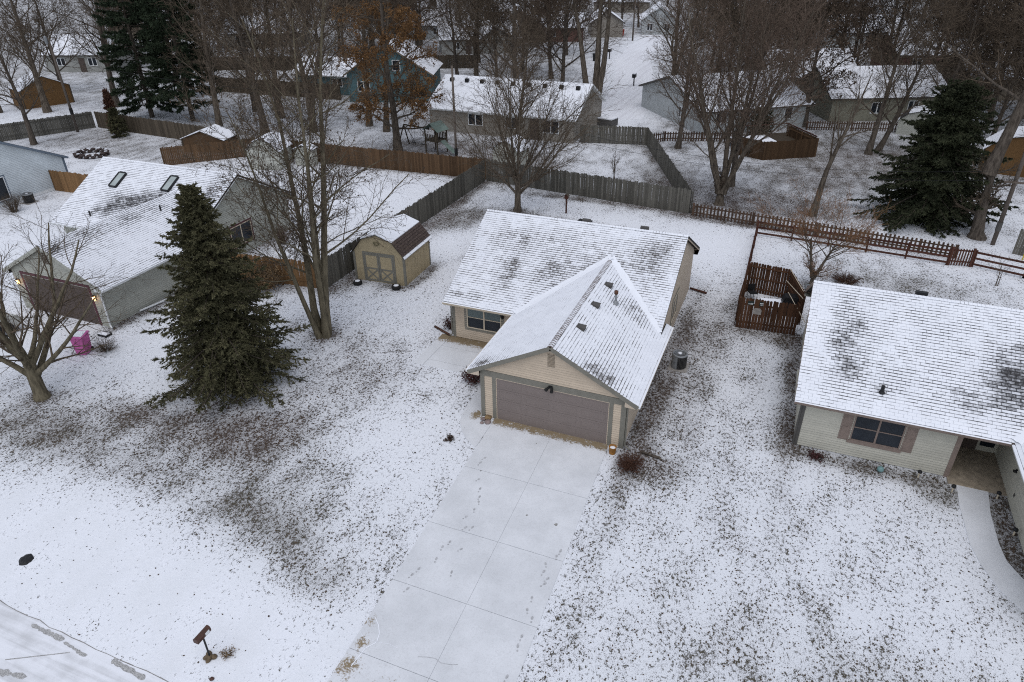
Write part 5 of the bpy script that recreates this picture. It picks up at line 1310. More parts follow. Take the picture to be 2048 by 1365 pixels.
# car in the grey house driveway, cut by the picture edge
def car(label, loc, rz):
    t = thing('parked_car', label, 'car', loc, rz)
    MAT['car_paint'] = plain('pale_car_paint', (0.42, 0.42, 0.39), 0.35, 0.05, spec=0.5)
    W = .92
    side = [(-2.3, .35), (-1.95, .30), (1.85, .30), (2.3, .38), (2.32, .72), (2.15, .92), (1.25, 1.02), (.55, 1.52), (-1.3, 1.58), (-2.1, 1.10), (-2.32, 1.0)]
    m = MB(); lo = [(x, z) for x, z in side]
    n = len(lo); V = []
    for y, k in ((-W, 1), (-W * .98, 1), (W * .98, 1), (W, 1)): V += [(x, y * (1 if z < 1.05 else .86), z) for x, z in lo]
    F = [[r * n + i, r * n + (i + 1) % n, (r + 1) * n + (i + 1) % n, (r + 1) * n + i] for r in range(3) for i in range(n)] + [list(range(n)), [3 * n + i for i in range(n)][::-1]]
    m.add(V, F); m.obj('body', 'car_paint', t)
    for s in (-1, 1):
        g = MB(); g.prism([(1.05, s * W * .90, 1.08), (.50, s * W * .865, 1.46), (-.35, s * W * .865, 1.48), (-.35, s * W * .90, 1.08)], (0, s * .012, 0)); g.obj('side_window', 'glass', t)
        g = MB(); g.prism([(-.42, s * W * .90, 1.08), (-.42, s * W * .865, 1.48), (-1.25, s * W * .865, 1.50), (-1.75, s * W * .90, 1.12)], (0, s * .012, 0)); g.obj('side_window', 'glass', t)
        for x in (1.42, -1.42):
            wv = MB(); wv.cyl((x, s * (W - .20), .34), (x, s * (W + .015), .34), .34, .34, 22); wo = wv.obj('wheel', 'rubber', t)
            rm = MB(); rm.cyl((x, s * (W + .015), .34), (x, s * (W + .022), .34), .22, .20, 18)
            for k in range(5):
                a = k * 2 * math.pi / 5; rm.beam((x, s * (W + .026), .34), (x + .20 * math.cos(a), s * (W + .026), .34 + .20 * math.sin(a)), .05, .02, (0, 1, 0))
            rm.obj('rim', 'grey_metal', wo)
            ar = MB(); ar.cyl((x, s * (W - .02), .36), (x, s * (W + .004), .36), .42, .42, 22); ar.obj('wheel_arch', 'black', t)
        MB().box(2.18, s * .62 - .16, .72, 2.31, s * .62 + .16, .84).obj('headlight', 'white_frame', t)
    g = MB(); g.prism([(1.27, -.74, 1.04), (1.27, .74, 1.04), (.58, .70, 1.50), (.58, -.70, 1.50)], (.02, 0, .02)); g.obj('windscreen', 'glass', t)
    g = MB(); g.prism([(-1.34, -.66, 1.585), (.48, -.66, 1.535), (.48, .66, 1.535), (-1.34, .66, 1.585)], (0, 0, .05)); g.obj('roof_snow', 'snow', t)
car('pale grey car parked before the brown garage door', (-27.35, -4.1, 0), R(90))

# fire pit, play set, brush, wood stack, far yard things
t = thing('fire_pit', 'dark stone ring fire pit dusted with snow', 'fire pit', (-52.7, 24.9, 0), R(10))
MAT['dark_stone'] = plain('dark_stone', (0.06, 0.045, 0.042), 0.9, 0.3, 5)
for lay in range(2):
    for k in range(14):
        a = 2 * math.pi * (k + .5 * lay) / 14; x, y = 1.5 * math.cos(a), 1.15 * math.sin(a)
        o = rock_mesh(.24, 40 + k + lay, .55).obj('stone', 'dark_stone', t, False, (x, y, .12 + lay * .2))
for k in range(9):
    a = 2 * math.pi * k / 9 + .2; rock_mesh(.17, 90 + k, .18).obj('snow_cap', 'snow', t, True, (1.5 * math.cos(a), 1.15 * math.sin(a), .44))
t = thing('play_set', 'wooden play set with green canopy roof and swing beam', 'play set', (-21.6, 37.5, 0), R(-14))
MAT['canopy'] = plain('faded_green_canvas', (0.13, 0.17, 0.15), 0.8, 0.25, 2)
for x in (-.75, .75):
    for y in (-.7, .7): MB().box(x - .05, y - .05, 0, x + .05, y + .05, 2.2).obj('post', 'dim_fence', t)
MB().box(-.8, -.75, 1.15, .8, .75, 1.25).obj('platform', 'dim_fence', t)
for y in (-.72, .72):
    for k in range(7): MB().box(-.66 + k * .2, y - .015, 1.25, -.54 + k * .2, y + .015, 1.85).obj('slat', 'dim_fence', t)
m = MB(); m.prism([(-.95, -.85, 2.15), (0, -.85, 2.85), (0, -.85, 2.88), (-.98, -.85, 2.16)], (0, 1.7, 0)); m.prism([(.95, -.85, 2.15), (0, -.85, 2.85), (0, -.85, 2.88), (.98, -.85, 2.16)], (0, 1.7, 0)); m.obj('canopy', 'canopy', t)
MB().beam((-.8, 0, 2.1), (-4.2, 0, 2.1), .09, .12).obj('swing_beam', 'dim_fence', t)
for y in (-.8, .8): MB().beam((-4.2, 0, 2.1), (-4.4, y, 0), .09, .09).obj('swing_leg', 'dim_fence', t)
for x in (-1.8, -3.0):
    for q in (-.2, .2): MB().cyl((x + q, 0, 2.05), (x + q, 0, .55), .012, .012, 5).obj('chain', 'black', t)
    MB().box(x - .24, -.1, .5, x + .24, .1, .54).obj('swing_seat', 'black', t)
m = MB(); m.prism([(.8, -.3, 1.2), (2.3, -.3, .25), (2.3, .3, .25), (.8, .3, 1.2)], (0, 0, .05)); m.obj('slide', 'canopy', t)
t = thing('garden_trellis', 'leaning wooden lattice panel behind the grey back fence', 'lattice', (-16.0, 35.2, 0), R(8))
for k in range(6): MB().beam((-.6 + k * .22, .5, 0), (-.6 + k * .22, 0, 1.8), .05, .025).obj('slat', 'grey_fence', t)
for z in (.5, 1.2): MB().beam((-.7, .5 - z * .28 - .03, z), (.65, .5 - z * .28 - .03, z), .05, .025).obj('cross_bar', 'grey_fence', t)
for i, (x, y, r_, h, mt, lb) in enumerate([(-15.2, 72.5, .36, 1.05, 'brown_door', 'dark brown wheeled bin standing beside the far snowy road'), (-22.6, 95.6, .38, 1.05, 'black', 'black wheeled bin at the far roadside mailbox'), (-26.2, 127.5, .42, 1.15, 'red_plastic', 'bright red wheeled bin beside the farthest white house')]):
    if mt == 'red_plastic': MAT[mt] = plain('red_plastic', (0.42, 0.045, 0.025), 0.5, 0.1)
    t = thing('wheeled_bin', lb, 'bin', (x, y, 0), .3)
    m = MB(); q = r_ * .78; m.add([(-q, -q, .05), (q, -q, .05), (q, q, .05), (-q, q, .05), (-r_, -r_, h), (r_, -r_, h), (r_, r_, h), (-r_, r_, h)], [[0, 1, 5, 4], [1, 2, 6, 5], [2, 3, 7, 6], [3, 0, 4, 7]]); m.obj('bin_body', mt, t)
    MB().prism([(-r_ * 1.08, -r_ * 1.08, h), (r_ * 1.08, -r_ * 1.08, h), (r_ * 1.08, r_ * 1.08, h + .06), (-r_ * 1.08, r_ * 1.08, h + .06)], (0, 0, .05)).obj('lid', mt, t)
    for s in (-1, 1): MB().cyl((s * q - .03, q, .1), (s * q + .03, q, .1), .1, .1, 10).obj('wheel', 'rubber', t)
for x, y, lb in ((-11.6, 76.7, 'dark mailbox post on the near bend of the far road'), (-20.9, 98.4, 'dark mailbox post next to the far black bin')):
    t = thing('mailbox', lb, 'mailbox', (x, y, 0)); MB().box(-.07, -.07, 0, .07, .07, 1.1).obj('post', 'black', t); MB().box(-.22, -.45, 1.1, .22, .35, 1.55).obj('box', 'black', t); MB().box(-.2, -.4, 1.552, .2, .3, 1.66).obj('snow_cap', 'snow', t)
t = thing('hot_tub', 'snow capped dark unit beside the tan back house', 'hot tub', (-9.0, 53.6, 0), R(-15)); MB().box(-.9, -.7, 0, .9, .7, .75).obj('cabinet', 'vent', t); MB().box(-.88, -.68, .752, .88, .68, .85).obj('snow_cover', 'snow', t)
t = thing('wood_pile', 'stack of pale boards beyond the aged fence', 'boards', (-63.5, 37.2, 0), R(30))
for k in range(6): MB().box(-1.4, -.6 + k * .2, .1 + (k % 2) * .05, 1.4, -.46 + k * .2, .2 + (k % 2) * .05).obj('plank', 'stone_grey', t)

# utility poles and lines
def pole(label, x, y, h, arms, lean=(0, 0), r=.14):
    t = thing('utility_pole', label, 'utility pole', (x, y, 0))
    MB().cyl((0, 0, -.2), (lean[0], lean[1], h), r, r * .72, 10).obj('shaft', 'pole', t, True)
    for z, L, a in arms: MB().beam((lean[0] * z / h - L / 2 * math.cos(a), lean[1] * z / h - L / 2 * math.sin(a) - .16, z), (lean[0] * z / h + L / 2 * math.cos(a), lean[1] * z / h + L / 2 * math.sin(a) - .16, z), .09, .12).obj('crossarm', 'pole', t)
    return t
pr = pole('brown utility pole with a low crossarm by the red gate', 24.0, 29.85, 14.5, [(4.3, 1.3, 0)])
MB().lathe([(.17, 1.0), (.17, 1.6)], n=10).obj('meter_sleeve', 'vent', pr)
pl = pole('tall grey utility pole standing at the aged left fence', -62.3, 31.3, 9.5, [], r=.15)
MB().lathe([(.02, 8.9), (.16, 9.0), (.16, 9.6), (.02, 9.7)], (.0, -.3, 0), 10).obj('lamp_head', 'grey_metal', pl)
MB().lathe([(.18, 1.9), (.18, 2.5)], n=10).obj('meter_sleeve', 'black', pl)
pm = pole('slim utility pole rising by the grey fence corner', -16.6, 31.7, 9.0, [], r=.12)
MB().lathe([(.15, 1.7), (.15, 2.3)], n=10).obj('meter_sleeve', 'black', pm)
lp = pole('dark street lamp pole beside the far road', -22.5, 121.3, 10, [], r=.16)
MB().path([(0, 0, 8.6), (1.2, -.6, 9.1), (2.2, -1.0, 9.1)], .05, 6).obj('lamp_arm', 'grey_metal', lp)
MB().box(2.0, -1.2, 9.0, 2.7, -.85, 9.15).obj('lamp_head', 'grey_metal', lp)
def wire(label, a, b, sag, r=.012):
    a, b = Vector(a), Vector(b); n = 24
    m = MB(); m.path([a.lerp(b, i / n) - Vector((0, 0, sag * 4 * (i / n) * (1 - i / n))) for i in range(n + 1)], r, 4)
    tag(m.obj('overhead_wire', 'black'), label, 'wire')
wire('upper overhead wire crossing the yards from the right pole', (24, 29.7, 5.1), (-16.6, 31.6, 6.8), 2.1)
wire('lower overhead wire crossing the yards from the right pole', (24, 29.7, 4.5), (-16.6, 31.6, 6.1), 2.0)
wire('wire running left from the slim pole to the aged fence pole', (-16.6, 31.6, 6.8), (-62.3, 31.2, 7.6), 1.2)
wire('drop wire sloping from the slim pole to the tan back house', (-16.6, 31.7, 6.6), (-14.0, 45.0, 2.6), .2)
MAT['yellow'] = plain('yellow_plastic', (0.48, 0.36, 0.03), 0.5, 0.1)
for x, y, lb in ((25.3, 27.6, 'yellow guy wire guard left of its twin by the right fence'), (26.3, 28.3, 'tallest yellow guy wire guard near the right edge')):
    tag(MB().cyl((0, 0, 0), (.12, .5, 2.2), .035, .035, 8).obj('wire_guard', 'yellow', None, False, (x, y, 0)), lb, 'post')

# ================================================================ FAR HOUSES
for nm, c in (('f_tan', (0.27, 0.245, 0.21)), ('f_teal', (0.095, 0.165, 0.178)), ('f_white', (0.40, 0.42, 0.42)), ('f_olive', (0.235, 0.225, 0.175)), ('f_brown', (0.20, 0.165, 0.125)), ('f_grey', (0.30, 0.30, 0.28)), ('f_blue', (0.56, 0.60, 0.62)), ('f_red', (0.16, 0.085, 0.07)), ('slate_trim', (0.13, 0.16, 0.20))):
    MAT[nm] = plain(nm, c, 0.75, 0.10, 0.9)
def far_house(name, label, loc, rz, W, D, ze, zr, wall, ridge='x', wins=(), door=None, vents=0, trim='white_frame', roof_mat='far_roof', ov=.4, gable_cross=None, right_wins=()):
    """house seen from afar; ridge along local x or y; wins are (u, z, w, h) on the front wall"""
    t = thing(name, label, 'house', loc, rz)
    m = MB()
    if ridge == 'x':
        m.prism([(0, 0, -.1), (0, D, -.1), (0, D, ze), (0, D / 2, zr - .12), (0, 0, ze)], (W, 0, 0))
        planes = [[(-ov, -ov, ze - .1), (W + ov, -ov, ze - .1), (W + ov, D / 2, zr), (-ov, D / 2, zr)], [(-ov, D + ov, ze - .1), (W + ov, D + ov, ze - .1), (W + ov, D / 2, zr), (-ov, D / 2, zr)]]
    else:
        m.prism([(0, 0, -.1), (W, 0, -.1), (W, 0, ze), (W / 2, 0, zr - .12), (0, 0, ze)], (0, D, 0))
        planes = [[(-ov, -ov, ze - .1), (-ov, D + ov, ze - .1), (W / 2, D + ov, zr), (W / 2, -ov, zr)], [(W + ov, -ov, ze - .1), (W + ov, D + ov, ze - .1), (W / 2, D + ov, zr), (W / 2, -ov, zr)]]
    m.obj('wall', wall, t)
    roof = roof_deck(t, planes, th=.16, mat=trim)
    for p in planes:
        MB().quad(*[(q[0], q[1], q[2] + .02) for q in p]).obj('roof_slope', roof_mat, roof)
    if gable_cross:
        u0, u1, zg = gable_cross; c = (u0 + u1) / 2
        g = MB(); g.prism([(u0, -.5, ze - .3), (u1, -.5, ze - .3), (c, -.5, zg)], (0, D / 2, 0)); g.obj('cross_gable', wall, t)
        for s in (u0 - .3, u1 + .3): MB().prism([(s, -.8, ze - .25), (c, -.8, zg + .12), (c, -.8, zg + .22), (s, -.8, ze - .15)], (0, D / 2, 0)).obj('roof_slope', roof_mat, roof)
    for (u, z, w, h) in wins: window(t, (0, 0, 0), (1, 0, 0), (0, -1, 0), u, z, u + w, z + h, 2 if w > 1.1 else 1, 1, 'white_frame', None, fw_=.08)
    for (u, z, w, h) in right_wins: window(t, (W, 0, 0), (0, 1, 0), (1, 0, 0), u, z, u + w, z + h, 2 if w > 1.1 else 1, 1, 'white_frame', None, fw_=.08)
    if door is not None:
        d = MB(); d.box(door, -.06, 0, door + .95, 0, 2.05); d.obj('door', 'brown_door', t)
    for k in range(vents):
        u = W * (k + .5) / vents; v = MB()
        if ridge == 'x': v.box(u - .2, D / 2 - 1.1, zr - .5, u + .2, D / 2 - .75, zr - .12)
        else: v.box(W / 2 + .8, D * (k + .5) / vents - .2, zr - .55, W / 2 + 1.15, D * (k + .5) / vents + .2, zr - .15)
        v.obj('roof_vent', 'black', roof)
    return t
far_house('tan_back_house', 'long tan house with snowy roof behind the back fence', (-26.4, 45.3, 0), R(-1.2), 16.2, 9.6, 2.45, 4.9, 'f_tan', wins=((4.6, .9, 1.7, 1.2), (8.8, .9, 1.5, 1.2), (13.0, .8, 1.7, 1.3)), door=11.6, vents=9)
far_house('teal_house', 'tall teal house behind the rusty leaved oak', (-42.7, 54.5, 0), R(19), 10.5, 8, 3.4, 6.9, 'f_teal', ridge='y', wins=((5.8, 3.7, 1.0, 1.3), (1.2, 1.3, 1.6, 1.2)), trim='f_brown')
far_house('teal_house_wing', 'low teal house wing left of the tall teal gable', (-53.0, 57.5, 0), R(4), 9.4, 7, 2.5, 4.2, 'f_teal', wins=((5.6, 1.0, 1.5, 1.1),))
far_house('white_house', 'white house set at an angle beside the plank deck screen', (-7.7, 64.3, 0), R(-53), 14.8, 12.5, 2.5, 4.7, 'f_white', ridge='y', wins=((9.6, .8, 1.2, 1.2),), vents=3, trim='vent', right_wins=((1.5, 1.0, 1.3, 1.2), (6.5, .3, .9, 1.9), (9.5, 1.0, 1.0, 1.2)))
far_house('olive_house', 'olive sided house behind the low picket fence', (13.4, 63.2, 0), R(25), 12.8, 9, 2.6, 5.0, 'f_olive', wins=((4.4, .8, 1.4, 1.2), (8.5, .9, 1.2, 1.2)), trim='vent')
far_house('grey_green_house', 'grey green house with white window beyond the angled white house', (6.4, 73.5, 0), R(24), 10.5, 9, 2.7, 5.2, 'f_grey', wins=((1.4, .6, .9, 1.9), (6, 1.0, 1.3, 1.2)), trim='vent')
far_house('grey_ranch_house', 'grey house with porch light behind the bare trees', (-49.5, 93.5, 0), R(30), 13.5, 9, 2.5, 4.9, 'f_grey', gable_cross=(6.5, 12.5, 4.2), wins=((2.0, .8, 1.2, 1.2),), door=4.2, trim='vent')
far_house('brown_gable_house', 'brown gabled house with snowy roof by the far road', (-46.5, 110.5, 0), R(22), 9.0, 12, 2.9, 5.8, 'f_brown', ridge='y', trim='vent')
far_house('brown_ranch_wing', 'brown brick wing right of the brown gable', (-38.2, 114.3, 0), R(22), 7.6, 9, 2.6, 4.8, 'f_red', wins=((.5, .9, 1.8, 1.3),), trim='vent')
far_house('tan_gable_house', 'small tan gabled house beside the bright red bin', (-31.5, 123.8, 0), R(20), 6.2, 11, 2.7, 4.9, 'f_tan', ridge='y', trim='vent')
far_house('white_cottage', 'white gabled cottage beyond the street lamp pole', (-23.0, 131, 0), R(14), 7.0, 9, 2.9, 5.4, 'f_white', ridge='y', wins=((1.0, .8, 1.2, 1.3), (4.4, .8, 1.2, 1.3)), trim='white_frame')
far_house('pale_house', 'pale house with dark porch at the top beside the road', (-14.5, 160, 0), R(8), 16, 10, 2.8, 5.2, 'f_white', wins=((2, .8, 2, 1.3), (9, .8, 2, 1.3)), door=6)
FAR = [((-101, 58), 20, 11, 'f_grey', 'grey gabled house between the far left trunks'), ((-118, 40), 10, 14, 'f_white', 'white house at the far left edge behind trees'), ((-92, 88), 25, 14, 'f_tan', 'tan house in the far left woods'), ((-125, 92), 15, 13, 'f_brown', 'brown house deep in the far left woods'),
       ((-70, 108), 22, 14, 'f_white', 'white house above the upper brown fence'), ((-90, 135), 15, 14, 'f_grey', 'grey house near the top left woods'), ((-62, 140), 25, 14, 'f_brown', 'brown house near the top centre woods'), ((29, 80), 25, 13, 'f_brown', 'brown house behind the right spruce'),
       ((22, 98), 20, 13, 'f_red', 'dull red house in the right hand woods'), ((44, 88), 18, 13, 'f_grey', 'grey house at the right edge of the woods'), ((50, 118), 10, 14, 'f_tan', 'tan house deep in the right hand woods'), ((12, 122), 20, 14, 'f_white', 'white house deep in the right hand woods'),
       ((36, 150), 10, 14, 'f_brown', 'brown house far up in the right hand woods'), ((8, 175), 5, 14, 'f_tan', 'tan house at the far end of the right woods'), ((-45, 172), 10, 14, 'f_tan', 'tan house at the far top of the centre woods')]
for (x, y), a, W, mt, lb in FAR:
    far_house('far_house', lb, (x, y, 0), R(a), W, 9, 2.6, 5.0, mt, wins=((2, .9, 1.4, 1.2), (W - 4, .9, 1.4, 1.2)), door=W / 2, trim='vent')

# pale blue house cut by the left edge
bh = far_house('pale_blue_house', 'pale blue sided house with dark window at the left edge', (-60.5, 6.9, 0), 0, 14.0, 10.7, 2.45, 5.15, 'f_blue', trim='slate_trim', ov=.3)
siding(bh, (14.0, 0, 0), (0, 1, 0), (1, 0, 0), [(0, .25), (10.7, .25), (10.7, 2.40), (5.35, 4.95), (0, 2.40)], [(3.7, .5, 5.35, 2.25)], 'f_blue', .125)
window(bh, (14.0, 0, 0), (0, 1, 0), (1, 0, 0), 3.7, .5, 5.35, 2.25, 1, 1, 'white_frame', 'slate_trim', .12)
board(bh, 'corner_board', 'slate_trim', (14.0, 0, 0), (0, 1, 0), (1, 0, 0), 10.55, 0, 10.73, 2.4, .04)
board(bh, 'skirt_board', 'white_frame', (14.0, 0, 0), (0, 1, 0), (1, 0, 0), 0, .02, 10.5, .24, .03)

# ================================================================ TREES
def _norm(a): return a / np.maximum(np.linalg.norm(a, axis=-1, keepdims=True), 1e-9)

def sweep(rng, base, d, L, r, n, curl, upw, end):
    B = len(base); pts = np.zeros((B, n + 1, 3)); pts[:, 0] = base; d = _norm(d)
    for i in range(n):
        d = _norm(d + rng.normal(0, curl, (B, 3)) + np.array([0, 0, upw])); pts[:, i + 1] = pts[:, i] + d * (L / n)[:, None]
    t = np.linspace(0, 1, n + 1)[None]
    rad = r[:, None] * (1 - (1 - end) * t ** 0.85)
    return pts, rad

def sprout(rng, pts, rad, L, k, t0, t1, ang, lr, rr, taper=.55, rmin=.005):
    B, N, _ = pts.shape
    t = (t0 + (t1 - t0) * (np.arange(k)[None] + rng.uniform(0, 1, (B, k))) / k)
    f = t * (N - 1); i = np.clip(f.astype(int), 0, N - 2); w = (f - i)[..., None]; b = np.arange(B)[:, None]
    base = pts[b, i] * (1 - w) + pts[b, i + 1] * w; tan = _norm(pts[b, i + 1] - pts[b, i])
    rp = rad[b, i] * (1 - w[..., 0]) + rad[b, i + 1] * w[..., 0]
    ref = _norm(np.cross(tan, np.array([.31, .17, .93]))); ref2 = np.cross(tan, ref)
    az = np.arange(k)[None] * 2.399 + rng.uniform(0, 6.28, (B, 1)) + rng.uniform(-.5, .5, (B, k))
    a = np.radians(rng.uniform(ang[0], ang[1], (B, k)))
    perp = ref * np.cos(az)[..., None] + ref2 * np.sin(az)[..., None]
    d = tan * np.cos(a)[..., None] + perp * np.sin(a)[..., None]
    Ln = L[:, None] * rng.uniform(lr[0], lr[1], (B, k)) * (1.12 - taper * t)
    rn = np.maximum(rp * rr * rng.uniform(.8, 1.1, (B, k)), rmin)
    return base.reshape(-1, 3), d.reshape(-1, 3), Ln.ravel(), rn.ravel()

def tubes(pts, rad, s):
    B, N, _ = pts.shape
    T = np.zeros_like(pts); T[:, 1:-1] = pts[:, 2:] - pts[:, :-2]; T[:, 0] = pts[:, 1] - pts[:, 0]; T[:, -1] = pts[:, -1] - pts[:, -2]; T = _norm(T)
    U = _norm(np.cross(T, np.array([.53, .71, .23]))); V = np.cross(T, U)
    a = np.arange(s) * 2 * math.pi / s
    ring = pts[:, :, None] + rad[:, :, None, None] * (U[:, :, None] * np.cos(a)[None, None, :, None] + V[:, :, None] * np.sin(a)[None, None, :, None])
    v = ring.reshape(-1, 3)
    idx = np.arange(B * N * s).reshape(B, N, s)
    q = np.stack([idx[:, :-1], np.roll(idx[:, :-1], -1, 2), np.roll(idx[:, 1:], -1, 2), idx[:, 1:]], -1).reshape(-1, 4)
    return v, q

def join(parts):
    V = []; F = []; k = 0
    for v, f in parts: V.append(v); F.append(f + k); k += len(v)
    return np.concatenate(V), np.concatenate(F)

def leaf_quads(rng, P, size, droop=.4):
    n = len(P); d = _norm(rng.normal(0, 1, (n, 3)) + np.array([0, 0, -droop])); e = _norm(np.cross(d, rng.normal(0, 1, (n, 3))))
    s = rng.uniform(size * .6, size * 1.3, (n, 1)); w = s * rng.uniform(.4, .7, (n, 1))
    V = np.stack([P, P + d * s * .5 + e * w * .5, P + d * s, P + d * s * .5 - e * w * .5 + rng.normal(0, .01, (n, 3))], 1).reshape(-1, 3)
    return V, np.arange(4 * n).reshape(-1, 4)

def bare_tree(name, label, loc, seed, stems, levels, bark='bark', twig='twig', group=None, leaves=None, cat='tree', rz=0.0):
    """stems: (offset xyz, direction, length, radius, end ratio); levels: dicts for each branching order"""
    rng = np.random.default_rng(seed)
    base = np.array([s[0] for s in stems], float); d = np.array([s[1] for s in stems], float); L = np.array([s[2] for s in stems], float); r = np.array([s[3] for s in stems], float)
    l0 = levels[0]
    pts, rad = sweep(rng, base, d, L, r, l0.get('n', 8), l0.get('curl', .05), l0.get('up', .02), l0.get('end', .2))
    rad[:, 0] *= 1.35
    trunk = [tubes(pts, rad, 8)]; crown = []; tips = []
    for li_, lv in enumerate(levels[1:]):
        base, d, Ln, rn = sprout(rng, pts, rad, L, lv['k'], lv.get('t0', .3), lv.get('t1', 1.0), lv.get('ang', (25, 50)), lv.get('lr', (.3, .5)), lv.get('rr', .5), lv.get('taper', .55), lv.get('rmin', .005))
        pts, rad = sweep(rng, base, d, Ln, rn, lv.get('n', 4), lv.get('curl', .1), lv.get('up', .03), lv.get('end', .35)); L = Ln
        (trunk if li_ == 0 else crown).append(tubes(pts, rad, 6 if li_ == 0 else (4 if li_ == 1 else 3)))
        if li_ >= 2: tips.append(pts[:, 1:].reshape(-1, 3))
    t = thing(name, label, cat, loc, rz, group)
    v, f = join(trunk); mesh_obj('trunk', np_mesh('trunk', v, f, bark, True), t)
    v, f = join(crown); mesh_obj('crown', np_mesh('crown', v, f, twig), t)
    if leaves:
        P = np.concatenate(tips); m, size, n, zlo, zhi, rmax = leaves
        ok = (P[:, 2] > zlo) & (P[:, 2] < zhi) & (np.hypot(P[:, 0], P[:, 1]) < rmax); P = P[ok]
        if len(P):
            P = P[rng.integers(0, len(P), n)] + rng.normal(0, .07, (n, 3)); v, f = leaf_quads(rng, P, size)
            mesh_obj('leaves', np_mesh('leaves', v, f, m), t)
    return t

def dirv(tilt, az): return (math.sin(R(tilt)) * math.cos(R(az)), math.sin(R(tilt)) * math.sin(R(az)), math.cos(R(tilt)))

# the vase-shaped tree in the back yard
bare_tree('yard_tree', 'grey vase shaped bare tree in the back yard behind the tan house', (-8.15, 24.75, 0), 11, [((0, 0, -.1), (0.02, 0, 1), 2.9, .27, .7)],
    [dict(n=6, curl=.02, end=.72), dict(k=15, t0=.42, ang=(24, 72), lr=(2.6, 3.6), taper=.25, rr=.46, n=8, curl=.07, up=.075, end=.18), dict(k=12, t0=.10, ang=(20, 50), lr=(.30, .52), rr=.55, n=5, curl=.08, up=.05, end=.35), dict(k=7, t0=.12, ang=(22, 50), lr=(.38, .65), rr=.6, n=3, up=.04, rmin=.015), dict(k=3, t0=.2, lr=(.4, .65), rr=.6, n=2, rmin=.011)], bark='bark', twig='twig')
# the tall clump of trunks behind the spruce
bare_tree('clump_tree', 'tall bare tree with several trunks right of the big spruce', (-10.8, 3.5, 0), 21,
    [((-.25, 0, -.1), dirv(9, 165), 15.5, .21, .1), ((.1, .1, -.1), dirv(5, 80), 17, .24, .1), ((.28, -.1, -.1), dirv(4, 20), 15.5, .19, .1), ((-.1, .25, -.1), dirv(13, 120), 13, .16, .1), ((.0, -.3, -.1), dirv(12, 190), 12, .15, .1)],
    [dict(n=10, curl=.035, up=.02, end=.12), dict(k=17, t0=.22, ang=(30, 70), lr=(.18, .36), taper=.45, rr=.42, n=6, curl=.1, up=.045), dict(k=10, t0=.15, ang=(25, 58), lr=(.32, .55), rr=.5, n=4, curl=.1, rmin=.010), dict(k=6, t0=.2, lr=(.4, .65), rr=.55, n=2, rmin=.011), dict(k=2, t0=.3, lr=(.4, .65), rr=.6, n=1, rmin=.009)],
    bark='bark_mossy', leaves=('dead_leaf', .10, 3500, 2, 15, 9))
# small spreading tree on the left lawn
bare_tree('lawn_tree', 'small spreading bare tree on the left front lawn', (-19.55, -6.1, 0), 31, [((0, 0, -.1), dirv(6, 150), 2.1, .31, .85)],
    [dict(n=5, curl=.02, end=.8), dict(k=10, t0=.45, ang=(24, 70), lr=(2.6, 3.8), taper=.3, rr=.56, n=8, curl=.10, up=.06, end=.2), dict(k=8, t0=.15, ang=(25, 58), lr=(.34, .58), rr=.5, n=5, curl=.1, up=.03), dict(k=6, t0=.15, lr=(.4, .65), rr=.55, n=3, rmin=.010), dict(k=4, t0=.2, lr=(.4, .65), rr=.6, n=2, rmin=.007)], bark='bark_mossy', twig='twig')
# oak holding its dead leaves
bare_tree('oak_tree', 'oak tree still holding rusty brown leaves by the play set', (-25.4, 36.6, 0), 41, [((0, 0, -.1), dirv(2, 100), 15, .42, .2)],
    [dict(n=10, curl=.03, end=.2), dict(k=30, t0=.12, ang=(62, 98), lr=(.24, .38), taper=.45, rr=.34, n=6, curl=.1, up=.0), dict(k=9, t0=.2, ang=(25, 55), lr=(.35, .5), rr=.5, n=4, curl=.12), dict(k=6, t0=.2, lr=(.35, .6), rr=.55, n=3, rmin=.008), dict(k=3, t0=.3, lr=(.4, .6), rr=.6, n=2, rmin=.006)],
    bark='bark_dark', leaves=('oak_leaf', .16, 26000, .7, 13.0, 4.8))
# multi-stemmed tree behind the pickets, with its reddish twigs
bare_tree('clump_tree', 'large bare tree forking low into many stems behind the picket fence', (5.9, 31.7, 0), 51,
    [((0, 0, -.1), dirv(3, 60), 2.2, .42, .7), ((-.12, 0, .9), dirv(17, 195), 13.5, .23, .1), ((.1, .1, 1.0), dirv(5, 100), 14.0, .22, .1), ((.15, -.05, .9), dirv(21, 10), 13.5, .22, .1), ((0, .15, .9), dirv(13, 60), 13, .20, .1), ((-.1, .1, 1.0), dirv(23, 150), 12, .17, .1), ((.1, -.1, 1.1), dirv(26, 335), 12, .16, .1), ((-.15, -.1, 1.1), dirv(27, 215), 11, .14, .1)],
    [dict(n=10, curl=.03, up=.012, end=.16), dict(k=13, t0=.2, ang=(18, 46), lr=(.24, .46), taper=.4, rr=.48, n=6, curl=.05, up=.06), dict(k=9, t0=.15, ang=(16, 40), lr=(.38, .6), rr=.55, n=4, curl=.06, up=.05, rmin=.015), dict(k=6, t0=.15, ang=(16, 40), lr=(.4, .65), rr=.6, n=3, up=.04, rmin=.013), dict(k=2, t0=.2, lr=(.4, .65), rr=.6, n=2, rmin=.011)], twig='twig_red')
